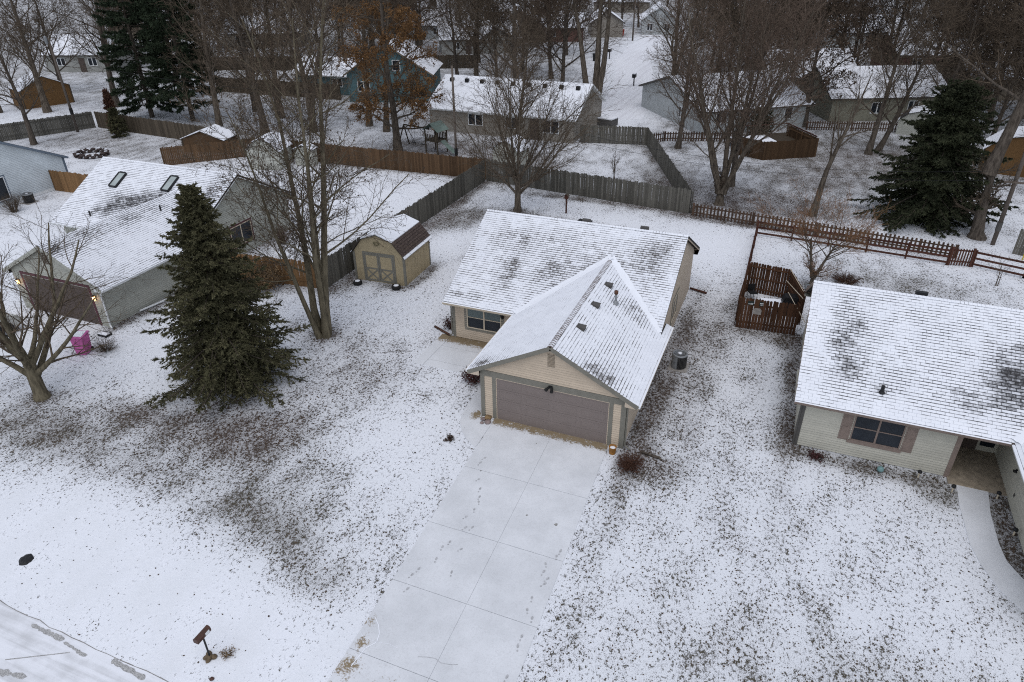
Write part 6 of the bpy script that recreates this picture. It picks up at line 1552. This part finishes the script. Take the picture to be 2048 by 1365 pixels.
bare_tree('leaning_tree', 'bare tree with burls leaning right behind the orange twigged shrub', (12.65, 31.6, 0), 61, [((0, 0, -.1), dirv(8, 20), 10.5, .27, .1)],
    [dict(n=9, curl=.035, up=.01, end=.1), dict(k=12, t0=.35, ang=(20, 45), lr=(.25, .45), taper=.4, rr=.5, n=6, curl=.08, up=.05), dict(k=8, t0=.2, lr=(.3, .5), rr=.5, n=4), dict(k=6, t0=.2, lr=(.35, .6), rr=.55, n=3, rmin=.007), dict(k=3, t0=.3, lr=(.4, .6), n=2, rmin=.005)], bark='bark')
bare_tree('orange_shrub_tree', 'small open tree with orange brown twigs behind the cream house', (12.95, 19.0, 0), 71, [((0, 0, -.1), dirv(3, 60), .9, .14, .8), ((-.03, 0, .5), dirv(14, 170), 2.4, .10, .4), ((.06, 0, .5), dirv(20, 10), 2.4, .10, .4)],
    [dict(n=5, curl=.04, end=.5), dict(k=10, t0=.5, ang=(22, 72), lr=(1.2, 1.9), taper=.3, rr=.55, n=6, curl=.07, up=.045, end=.2), dict(k=8, t0=.15, ang=(18, 42), lr=(.3, .55), rr=.5, n=4, up=.05, rmin=.010), dict(k=5, t0=.2, lr=(.4, .65), rr=.55, n=3, rmin=.008), dict(k=4, t0=.3, lr=(.4, .6), n=2, rmin=.006)], bark='bark', twig='twig_orange')
FOREST = [dict(n=10, curl=.03, up=.015, end=.12), dict(k=24, t0=.2, ang=(30, 66), lr=(.24, .44), taper=.5, rr=.42, n=6, curl=.08, up=.05), dict(k=9, t0=.15, ang=(22, 55), lr=(.38, .6), rr=.5, n=4, curl=.1, up=.03, rmin=.014), dict(k=7, t0=.2, lr=(.4, .65), rr=.55, n=3, rmin=.016), dict(k=2, t0=.25, lr=(.45, .7), rr=.6, n=2, rmin=.013)]
FORK = [FOREST[0], dict(FOREST[1], k=16)] + FOREST[2:]
WOODS = [dict(n=10, curl=.03, up=.015, end=.12), dict(k=26, t0=.12, ang=(30, 70), lr=(.26, .46), taper=.45, rr=.42, n=5, curl=.08, up=.05), dict(k=9, t0=.12, ang=(22, 55), lr=(.4, .62), rr=.5, n=3, curl=.1, up=.03, rmin=.022), dict(k=8, t0=.15, lr=(.42, .68), rr=.55, n=2, rmin=.024), dict(k=2, t0=.2, lr=(.45, .7), rr=.6, n=1, rmin=.020)]
one = lambda tilt, az, L, r: [((0, 0, -.1), dirv(tilt, az), L, r, .1)]
bare_tree('yard_tree', 'bare tree in front of the tan back house wall', (-14.4, 40.2, 0), 81, one(2, 30, 11, .24), FOREST)
bare_tree('sapling', 'small dark bush tree inside the tan back house yard', (-3.25, 34.7, 0), 83, [((0, 0, -.1), dirv(3, 30), 2.6, .06, .2), ((.1, 0, -.1), dirv(12, 200), 2.0, .05, .2)], [dict(n=6, end=.3, curl=.05), dict(k=9, t0=.3, lr=(.3, .5), rr=.5, n=4), dict(k=6, lr=(.35, .6), n=3), dict(k=4, lr=(.4, .6), n=2)])
bare_tree('sapling', 'thin bare sapling inside the right hand rail fence corner', (23.1, 22.8, 0), 84, [((0, 0, -.1), dirv(3, 30), 1.6, .04, .2), ((.1, 0, -.1), dirv(18, 100), 1.2, .03, .2)], [dict(n=6, end=.3, curl=.06), dict(k=7, t0=.3, ang=(30, 60), lr=(.4, .6), rr=.5, n=4), dict(k=5, lr=(.35, .6), n=3), dict(k=3, lr=(.4, .6), n=2)])
t8 = bare_tree('woodland_tree', 'bare tree standing by the dark pickets of the white house', (-.05, 46.8, 0), 85, [((0, 0, -.1), dirv(3, 80), 12, .26, .1), ((.05, 0, 2.2), dirv(12, 20), 8, .16, .1)], FORK, bark='bark_dark')
bare_tree('woodland_tree', 'dark bare tree just behind the low forking tree', (6.2, 36.6, 0), 86, [((0, 0, -.1), dirv(6, 60), 13, .25, .1), ((0, 0, 2), dirv(14, 150), 9, .15, .1)], FORK, bark='bark_dark', twig='twig_red')
bare_tree('woodland_tree', 'bare tree with leaning twin trunk left of the right spruce', (17.0, 50.8, 0), 87, [((0, 0, -.1), dirv(3, 40), 13, .30, .1), ((.9, 1.6, -.1), dirv(15, 20), 12, .28, .1)], FORK, bark='bark_dark')
bare_tree('big_trunk_tree', 'massive tree trunk rising behind the right hand spruce', (23.2, 30.9, 0), 88, [((0, 0, -.1), dirv(8, 190), 4.8, .50, .8), ((-.6, .0, 4.4), dirv(10, 20), 15, .42, .1)], [dict(n=10, curl=.03, up=.03, end=.3), dict(k=11, t0=.3, ang=(35, 75), lr=(.30, .5), taper=.4, rr=.4, n=6, curl=.09, up=.04), dict(k=9, t0=.2, ang=(25, 55), lr=(.35, .55), rr=.5, n=4, curl=.1), dict(k=7, t0=.2, lr=(.35, .6), rr=.55, n=3, rmin=.008), dict(k=3, t0=.25, lr=(.4, .65), n=2, rmin=.006)], bark='bark_dark')
bare_tree('big_trunk_tree', 'great tree with three trunks behind the tan back house roof', (-12.8, 60.5, 0), 89, [((-.3, 0, -.1), dirv(10, 170), 17, .45, .1), ((.2, .1, -.1), dirv(2, 60), 19, .5, .1), ((.5, 0, -.1), dirv(6, 15), 18, .45, .1)], [dict(FOREST[0]), dict(FOREST[1], t0=.52, k=14)] + FOREST[2:])
wt = []
for i, (x, y, a, L, r_, s, lb) in enumerate([(-47.4, 36.6, 100, 18, .36, 91, 'tall dark trunk tree inside the snowy lot left of centre'), (-42.0, 37.4, 60, 19, .42, 92, 'tall tree with thick trunk right of the dark trunk tree'), (-37.9, 40.2, 150, 18, .38, 93, 'tall forked tree at the right of the snowy lot'), (-62.0, 25.9, 170, 13, .27, 94, 'bare tree beside the aged grey fence at far left'), (-74.6, 37.3, 120, 17, .40, 95, 'stout bare tree before the far brown shed'), (-33.6, 44.5, 70, 17, .30, 96, 'slender bare tree left of the oak'), (-50.5, 46, 30, 16, .28, 97, 'bare tree before the long dim fence'), (-69, 42.5, 60, 17, .30, 98, 'bare tree between the far brown shed and the pines'), (-80, 35, 200, 16, .30, 99, 'bare tree at the very left edge beyond the fence'), (-45.5, 44.5, 90, 18, .30, 120, 'slim bare tree in the middle of the snowy lot'), (-30.5, 43, 10, 17, .28, 121, 'bare tree between the oak and the slender tree'), (-57.5, 47, 140, 17, .28, 122, 'bare tree close behind the right pine'), (-21.5, 58, 40, 18, .30, 123, 'bare tree rising over the tan back house ridge'), (-29.5, 64, 160, 18, .30, 124, 'bare tree to the right of the teal gable'), (-5.2, 70, 60, 17, .30, 125, 'bare tree on the right verge of the far road')]):
    st_ = one(3, a, L, r_)
    if i in (2,): st_.append(((.05, 0, 1.2), dirv(9, 20), L * .9, r_ * .8, .1))
    if i < 5: wt.append(bare_tree('woodland_tree', lb, (x, y, 0), s, st_, FOREST, bark='bark_dark' if i % 2 else 'bark'))
    else: dup_tree(wt[(i * 3) % 5], (x, y, 0), s * 1.7, L / 18.0, lb)

# ---- conifers
def conifer(name, label, loc, seed, H, Rm, z0=.3, mat='needle', dens=1.0, droop=.25, nl=.10, cover=.18, group=None, step=.30, shape=.9, trunk_r=.16, bark='bark_dark', nb=(7, 10), nw=.022, lift=35, rag=.2):
    rng = np.random.default_rng(seed)
    zs = []; z = z0
    while z < H * .985:
        zs.append(z); z += step * (1 - .45 * z / H) * rng.uniform(.8, 1.2)
    B0 = []; D0 = []; L0_ = []
    for z in zs:
        n = rng.integers(nb[0], nb[1]); f = 1 - z / H; a0 = rng.uniform(0, 6.28)
        for k in range(n):
            a = a0 + 6.283 * k / n + rng.uniform(-.25, .25); el = math.radians(-12 + lift * (1 - f) ** 1.3 + rng.uniform(-16, 16))
            B0.append((0, 0, max(.2, z + rng.uniform(-.22, .22)))); D0.append((math.cos(a) * math.cos(el), math.sin(a) * math.cos(el), math.sin(el)))
            low = min(1.0, .72 + .28 * (z - z0) / 1.2)
            L0_.append(max(.12, Rm * f ** shape * rng.uniform(1 - rag * 1.3, 1 + rag * .55) * low))
    B0 = np.array(B0); D0 = np.array(D0); L0_ = np.array(L0_)
    n = 6; pts = np.zeros((len(B0), n + 1, 3)); pts[:, 0] = B0; d = D0.copy()
    for i in range(n):
        d = _norm(d + np.array([0, 0, -droop * (.8 - 1.7 * i / n) * .3]) + rng.normal(0, .04, d.shape)); pts[:, i + 1] = pts[:, i] + d * (L0_ / n)[:, None]
    wood = [tubes(np.array([[[0, 0, -.1], [0, 0, H * .5], [0, 0, H * .97]]]), np.array([[trunk_r, trunk_r * .6, .02]]), 8), tubes(pts, np.maximum(.006, .018 * L0_[:, None] * np.linspace(1, .25, n + 1)[None]), 3)]
    # branchlets, two-ranked
    BB = []; DD = []; LL = []
    for b in range(len(B0)):
        m = max(3, int(L0_[b] * (1 - cover) / .15 * dens)); t = cover + (1 - cover) * (np.arange(m) + rng.uniform(0, 1, m)) / m
        f = t * n; i = np.clip(f.astype(int), 0, n - 1); w = (f - i)[:, None]; p = pts[b, i] * (1 - w) + pts[b, i + 1] * w; tan = _norm(pts[b, i + 1] - pts[b, i])
        side = _norm(np.cross(tan, np.array([0, 0, 1.0]))) * np.where(np.arange(m) % 2, 1, -1)[:, None]
        dd = _norm(tan * .75 + side * rng.uniform(.5, 1.0, (m, 1)) + np.array([0, 0, -.18]) + rng.normal(0, .26, (m, 3)))
        BB.append(p); DD.append(dd); LL.append((.32 * L0_[b] * (1 - t) + .16) * rng.uniform(.7, 1.2, m))
        BB.append(pts[b, -1:]); DD.append(_norm(pts[b, -1:] - pts[b, -2:-1])); LL.append(np.array([.2]))
    BB = np.concatenate(BB); DD = np.concatenate(DD); LL = np.concatenate(LL)
    p2, r2 = sweep(rng, BB, DD, LL, np.full(len(BB), .006), 3, .07, -.05, .5)
    # needle tufts along each branchlet
    NP = []; ND = []
    for q in range(4):
        for rep in range(max(1, int(round(5 * dens)))):
            tt = np.clip((q + rng.uniform(0, 1, len(BB))) / 4, 0, .999) * 3; i = tt.astype(int); w = (tt - i)[:, None]; ar = np.arange(len(BB))
            NP.append(p2[ar, i] * (1 - w) + p2[ar, i + 1] * w); ND.append(_norm(_norm(p2[ar, i + 1] - p2[ar, i]) * .8 + rng.normal(0, .55, (len(BB), 3)) + np.array([0, 0, .05])))
    NP = np.concatenate(NP); ND = np.concatenate(ND); m = len(NP)
    wv = _norm(np.cross(ND, rng.normal(0, 1, (m, 3)))) * (nw * rng.uniform(.6, 1.3, (m, 1))); ln = nl * rng.uniform(.6, 1.3, (m, 1))
    V = np.stack([NP - wv, NP + wv, NP + ND * ln], 1).reshape(-1, 3)
    t = thing(name, label, 'tree', loc, rng.uniform(0, 6.28), group)
    v, f = join(wood); mesh_obj('trunk', np_mesh('trunk', v, f, bark), t)
    mesh_obj('crown', np_mesh('crown', V, np.arange(3 * m).reshape(-1, 3), mat), t)
    return t
conifer('spruce_tree', 'big dark spruce on the front lawn before the grey house', (-12.0, -1.8, 0), 101, 9.6, 4.1, z0=.45, mat='needle', shape=.88, nw=.032, nl=.13, dens=1.3, step=.25, cover=.10, nb=(9, 13), rag=.34)
conifer('spruce_tree', 'broad dark spruce behind the brown pickets at right', (20.2, 33.6, 0), 102, 9.6, 5.0, z0=.35, mat='needle_dark', shape=.58, nw=.045, nl=.16, step=.28, droop=.5, dens=1.25, cover=.12, nb=(9, 13), rag=.36)
conifer('arborvitae', 'rounded olive arborvitae at the corner of the aged fence', (-56.2, 31.4, 0), 103, 2.7, 1.1, z0=.15, mat='needle', shape=.5, nw=.04, nl=.15, step=.2, trunk_r=.08, lift=70)
conifer('arborvitae', 'slim brownish arborvitae behind its rounder neighbour', (-57.6, 32.3, 0), 104, 4.4, .6, z0=.15, mat='dry_brown', shape=.5, nw=.04, nl=.15, step=.22, trunk_r=.08, lift=70)
pine = dict(mat='needle_pine', dens=1.3, droop=.1, nl=.30, nw=.06, cover=.35, step=.7, shape=.45, trunk_r=.28, nb=(5, 8), lift=45)
conifer('pine_tree', 'tall dark green pine behind the arborvitae corner', (-60.2, 39.6, 0), 105, 17, 4.6, z0=1.6, **pine)
conifer('pine_tree', 'tall dark green pine right of its twin at far left', (-54.2, 39.8, 0), 106, 18, 4.4, z0=2.2, **pine)
conifer('pine_tree', 'dark pine further back between the left trunks', (-66, 50, 0), 107, 17, 4.5, z0=3, **pine)
conifer('spruce_tree', 'low dark evergreen beside the angled white house', (6.9, 54.4, 0), 108, 2.4, 1.5, z0=.1, mat='needle_dark', shape=.4, nw=.05, nl=.18, step=.25, trunk_r=.06, lift=60)

# ---- the woods beyond
protos = [bare_tree('woodland_tree', 'bare woodland tree rising among the far houses', (-70, 62, 0), 200 + k, one(2 + k, 60 * k, 15 + k, .28), WOODS, bark='bark_dark', twig=('twig', 'twig', 'twig_red', 'twig')[k], group='bare trees of the far woods') for k in range(4)]
leafy = bare_tree('woodland_tree', 'far woodland tree keeping some brown leaves', (-31, 66, 0), 210, one(3, 30, 16, .30), WOODS, bark='bark_dark', leaves=('dead_leaf', .24, 9000, 3, 15, 7), group='far trees keeping brown leaves')
rr = random.Random(12)
HOUSE_SPOTS = [(-18, 50, 12), (-37, 60, 9), (-48, 62, 8), (2, 60, 11), (20, 70, 9), (12, 79, 8), (-43, 98, 9), (-42, 117, 9), (-34, 119, 7), (-28, 128, 7), (-19, 135, 8), (-7, 164, 12)] + [(x + W / 2, y + 4, 9) for (x, y), a, W, mt, lb in FAR]
def road_clear(x, y):
    for px, py in [(-8.2, 58), (-9.6, 66), (-11.5, 76), (-14.2, 88), (-16.8, 98), (-18.5, 110), (-19, 124), (-18, 140)]:
        if math.hypot(x - px, y - py) < 8.5: return False
    return True
first = True; n = 0; spots = []
hand = [(-84, 47), (-92, 62), (-66, 88), (-36, 72), (-30, 82), (-24, 78), (-40, 88), (-58, 100), (-80, 100), (-100, 78), (-29, 100), (-34, 106),
        (5, 68), (11, 60), (16, 84), (24, 64), (28, 58), (33, 66), (27, 74), (20, 88), (8, 90), (2, 84), (34, 78), (38, 60), (31, 44), (36, 50), (14, 100), (27, 92), (3, 104), (-4, 96), (30, 106), (41, 72), (-3, 116), (9, 112)]
for p in hand: spots.append(p)
while len(spots) < 150:
    y = 62 + 150 * rr.uniform(0, 1) ** 1.5; c = -.35 * y + 5; x = rr.uniform(-1.15 * y - 20, .35 * y + 22)
    if -86 < x < -34 and y < 84: continue
    if not road_clear(x, y) or any(math.hypot(x - a, y - b) < r_ for a, b, r_ in HOUSE_SPOTS) or any(math.hypot(x - a, y - b) < 3.5 for a, b in spots): continue
    spots.append((x, y))
# each far tree is named after the house it stands nearest to
NAMED = [((-18.5, 50), 'the long tan back house'), ((-37, 61), 'the tall teal house'), ((-47.5, 62.5), 'the low teal wing'), ((2.5, 60), 'the angled white house'), ((19, 70), 'the olive house'), ((11, 79), 'the grey green house'), ((-44, 98), 'the grey porch light house'), ((-42, 117), 'the brown gabled house'), ((-34, 119), 'the brick wing'), ((-28, 129), 'the small tan gabled house'), ((-19, 135), 'the white cottage'), ((-7, 165), 'the pale porch house')] + [((f[0][0] + f[2] / 2 * math.cos(R(f[1])), f[0][1] + 5), s_) for f, s_ in zip(FAR, ('the grey house by the left trunks', 'the far left edge house', 'the tan left woods house', 'the brown left woods house', 'the white house above the fence', 'the top left grey house', 'the top centre brown house', 'the brown house behind the spruce', 'the dull red house', 'the right edge grey house', 'the tan right woods house', 'the white right woods house', 'the far brown right woods house', 'the farthest tan house', 'the top centre tan house'))]
ORD = ['nearest', 'second nearest', 'third nearest', 'fourth nearest', 'fifth nearest', 'sixth nearest', 'seventh nearest', 'eighth nearest', 'ninth nearest', 'tenth nearest', 'eleventh nearest', 'twelfth nearest', 'thirteenth nearest', 'fourteenth nearest', 'fifteenth nearest', 'sixteenth nearest', 'seventeenth nearest', 'eighteenth nearest', 'nineteenth nearest', 'twentieth nearest']
info = []
for i, (x, y) in enumerate(spots):
    if not road_clear(x, y): continue
    (hx, hy), hn = min(NAMED, key=lambda q: math.hypot(q[0][0] - x, q[0][1] - y))
    vx, vy = hx - 10.7, hy + 22.5; L_ = math.hypot(vx, vy); vx /= L_; vy /= L_
    dep = (x - hx) * vx + (y - hy) * vy; lat = (x - hx) * vy - (y - hy) * vx
    rel = ('right of' if lat > 0 else 'left of') if abs(lat) > abs(dep) else ('behind' if dep > 0 else 'in front of')
    info.append([x, y, i, i % 9 == 4, hn, rel, math.hypot(x - hx, y - hy)])
cnt = {}
for q in sorted(info, key=lambda q: q[6]):
    key = (q[3], q[4], q[5]); k = cnt.get(key, 0); cnt[key] = k + 1
    q.append('%s %s tree %s %s' % (ORD[min(k, 19)], 'brown leaved' if q[3] else 'bare', q[5], q[4]))
used_l = False; used = set()
for x, y, i, lf, hn, rel, dd, lab in info:
    if lf:
        if not used_l: leafy.location = (x, y, 0); leafy['label'] = lab; used_l = True
        else: dup_tree(leafy, (x, y, 0), rr.uniform(0, 6.28), rr.uniform(.85, 1.1), lab)
    else:
        k = i % 4; s = rr.uniform(.8, 1.12)
        if k not in used: protos[k].location = (x, y, 0); protos[k]['label'] = lab; used.add(k)
        else: dup_tree(protos[k], (x, y, 0), rr.uniform(0, 6.28), s, lab)

# ================================================================ SHRUBS AND LITTER
def shrub(name, label, loc, seed, r, h, leaf=None, stems=40, twig='twig', nleaf=600, lsize=.06, cat='shrub'):
    rng = np.random.default_rng(seed)
    az = rng.uniform(0, 6.28, stems); rad_ = r * np.sqrt(rng.uniform(0, 1, stems)); tip = np.stack([np.cos(az) * rad_, np.sin(az) * rad_, h * rng.uniform(.6, 1.0, stems) * np.sqrt(np.maximum(.1, 1 - .6 * (rad_ / r) ** 2))], 1)
    base = np.stack([np.cos(az) * rad_ * .2, np.sin(az) * rad_ * .2, np.full(stems, -.02)], 1)
    d = tip - base; L = np.linalg.norm(d, axis=1); pts, rad = sweep(rng, base, d, L, np.full(stems, .010), 4, .09, .02, .4)
    b2, d2, l2, r2 = sprout(rng, pts, rad, L, 6, .3, 1, (20, 60), (.25, .5), .6, .4, .004); p2, q2 = sweep(rng, b2, d2, l2, r2, 2, .1, .03, .5)
    t = thing(name, label, cat, loc)
    v, f = join([tubes(pts, rad, 3), tubes(p2, q2, 3)]); mesh_obj('stems', np_mesh('stems', v, f, twig), t)
    if leaf:
        P = np.concatenate([p2[:, 1:].reshape(-1, 3), pts[:, 2:].reshape(-1, 3)]); P = P[rng.integers(0, len(P), nleaf)] + rng.normal(0, .03, (nleaf, 3)); P[:, 2] = np.maximum(P[:, 2], .01)
        v, f = leaf_quads(rng, P, lsize); mesh_obj('foliage', np_mesh('foliage', v, f, leaf), t)
    return t
shrub('shrub', 'dark red leaved shrub left of the garage front', (-1.45, 2.25, 0), 1, .62, .75, 'red_leaf', 60, 'dry_brown', 900, .085)
shrub('shrub', 'dark red shrub at the house corner by the patio', (-4.75, 6.5, 0), 2, .4, .8, 'red_leaf', 40, 'dry_brown', 500, .08)
shrub('dry_bush', 'round dry brown bush at the right edge of the driveway head', (6.85, -1.05, 0), 3, .62, .45, 'dry_brown', 160, 'dry_brown', 500, .05)
shrub('dry_grass_clump', 'big tawny dry grass clump by the orange brown fence', (-17.4, 7.0, 0), 4, 1.3, 1.5, 'dry_grass', 260, 'dry_grass', 2500, .12)
shrub('dry_bush', 'dry dark bush under the grey house window', (-21.0, 13.2, 0), 5, .8, 1.3, None, 120, 'dry_brown')
shrub('dry_bush', 'bare twiggy bush next to the pink bin', (-20.3, -1.9, 0), 6, .7, .6, None, 90, 'twig')
shrub('brush_pile', 'pile of dark brush behind the cream house roof', (14.85, 20.2, 0), 7, .95, .45, 'dead_leaf', 150, 'dry_brown', 500, .08, cat='brush')
shrub('leaf_clump', 'small clump of brown leaves on the lawn beside the drive', (-.55, -2.1, 0), 8, .24, .14, 'dead_leaf', 20, 'dry_brown', 120, .09, cat='leaves')
shrub('leaf_clump', 'reddish leaf clump in the bed below the cream house corner', (13.6, 2.3, 0), 9, .40, .22, 'red_leaf', 30, 'dry_brown', 260, .09, cat='leaves')
shrub('dry_bush', 'low twiggy bush in front of the pale blue house', (-44.6, 11.0, 0), 10, 1.0, 1.6, None, 120, 'twig')
shrub('dry_grass_clump', 'dry grass at the foot of the mailbox', (-2.2, -13.55, 0), 13, .25, .15, 'dry_grass', 30, 'dry_grass', 60, .06)

def litter():
    """dead leaves and grass tips poking through the snow"""
    rng = np.random.default_rng(5)
    N = 900000
    X = rng.uniform(-30, 30, N); Y = rng.uniform(-16, 36, N)
    b, l = ground_field(X, Y)
    # nearer ground shows single leaves, so it is sampled more densely
    keep = rng.uniform(0, 1, N) < np.clip((b - .10) ** 2 * .8, 0, .5) * np.clip(1.25 - (Y + 16) / 60, .25, 1)
    X, Y, l = X[keep], Y[keep], l[keep]
    out = np.zeros(len(X), bool)
    for (x0, y0, x1, y1) in ((-4.25, 5.85, 6.3, 15.95), (0, -.05, 6.3, 6), (.55, -15, 6.25, 0), (-5, 2.7, 0, 5.9), (-33.4, 6.9, -22.2, 15.8), (-28.7, 0, -22.2, 7), (12.8, 2.9, 27, 12.5), (18.4, 2.4, 20.4, 5.2), (20.3, -5, 27, 3), (-13.1, 10.1, -9.5, 13.7), (18.6, -2.4, 19.75, 2.6), (-30, -16, 0, -14.7)):
        out |= (X > x0) & (X < x1) & (Y > y0) & (Y < y1)
    X, Y, l = X[~out], Y[~out], l[~out]; n = len(X)
    a = rng.uniform(0, 6.28, n); s = rng.uniform(.014, .042, n) * (1 + .5 * l); w = s * rng.uniform(.35, .8, n)
    dx, dy = np.cos(a), np.sin(a); tz = rng.uniform(.004, .035, n)
    V = np.stack([np.stack([X - dx * s, Y - dy * s, np.full(n, .006)], 1), np.stack([X + dy * w, Y - dx * w, tz], 1), np.stack([X + dx * s, Y + dy * s, tz * .6 + .006], 1), np.stack([X - dy * w, Y + dx * w, np.full(n, .008)], 1)], 1).reshape(-1, 3)
    o = mesh_obj('leaf_litter', np_mesh('leaf_litter', V, np.arange(4 * n).reshape(-1, 4), 'dead_leaf'))
    tag(o, 'dead leaves and grass tips poking through the snow', 'leaves', kind='stuff')
    print('litter', n)
litter()
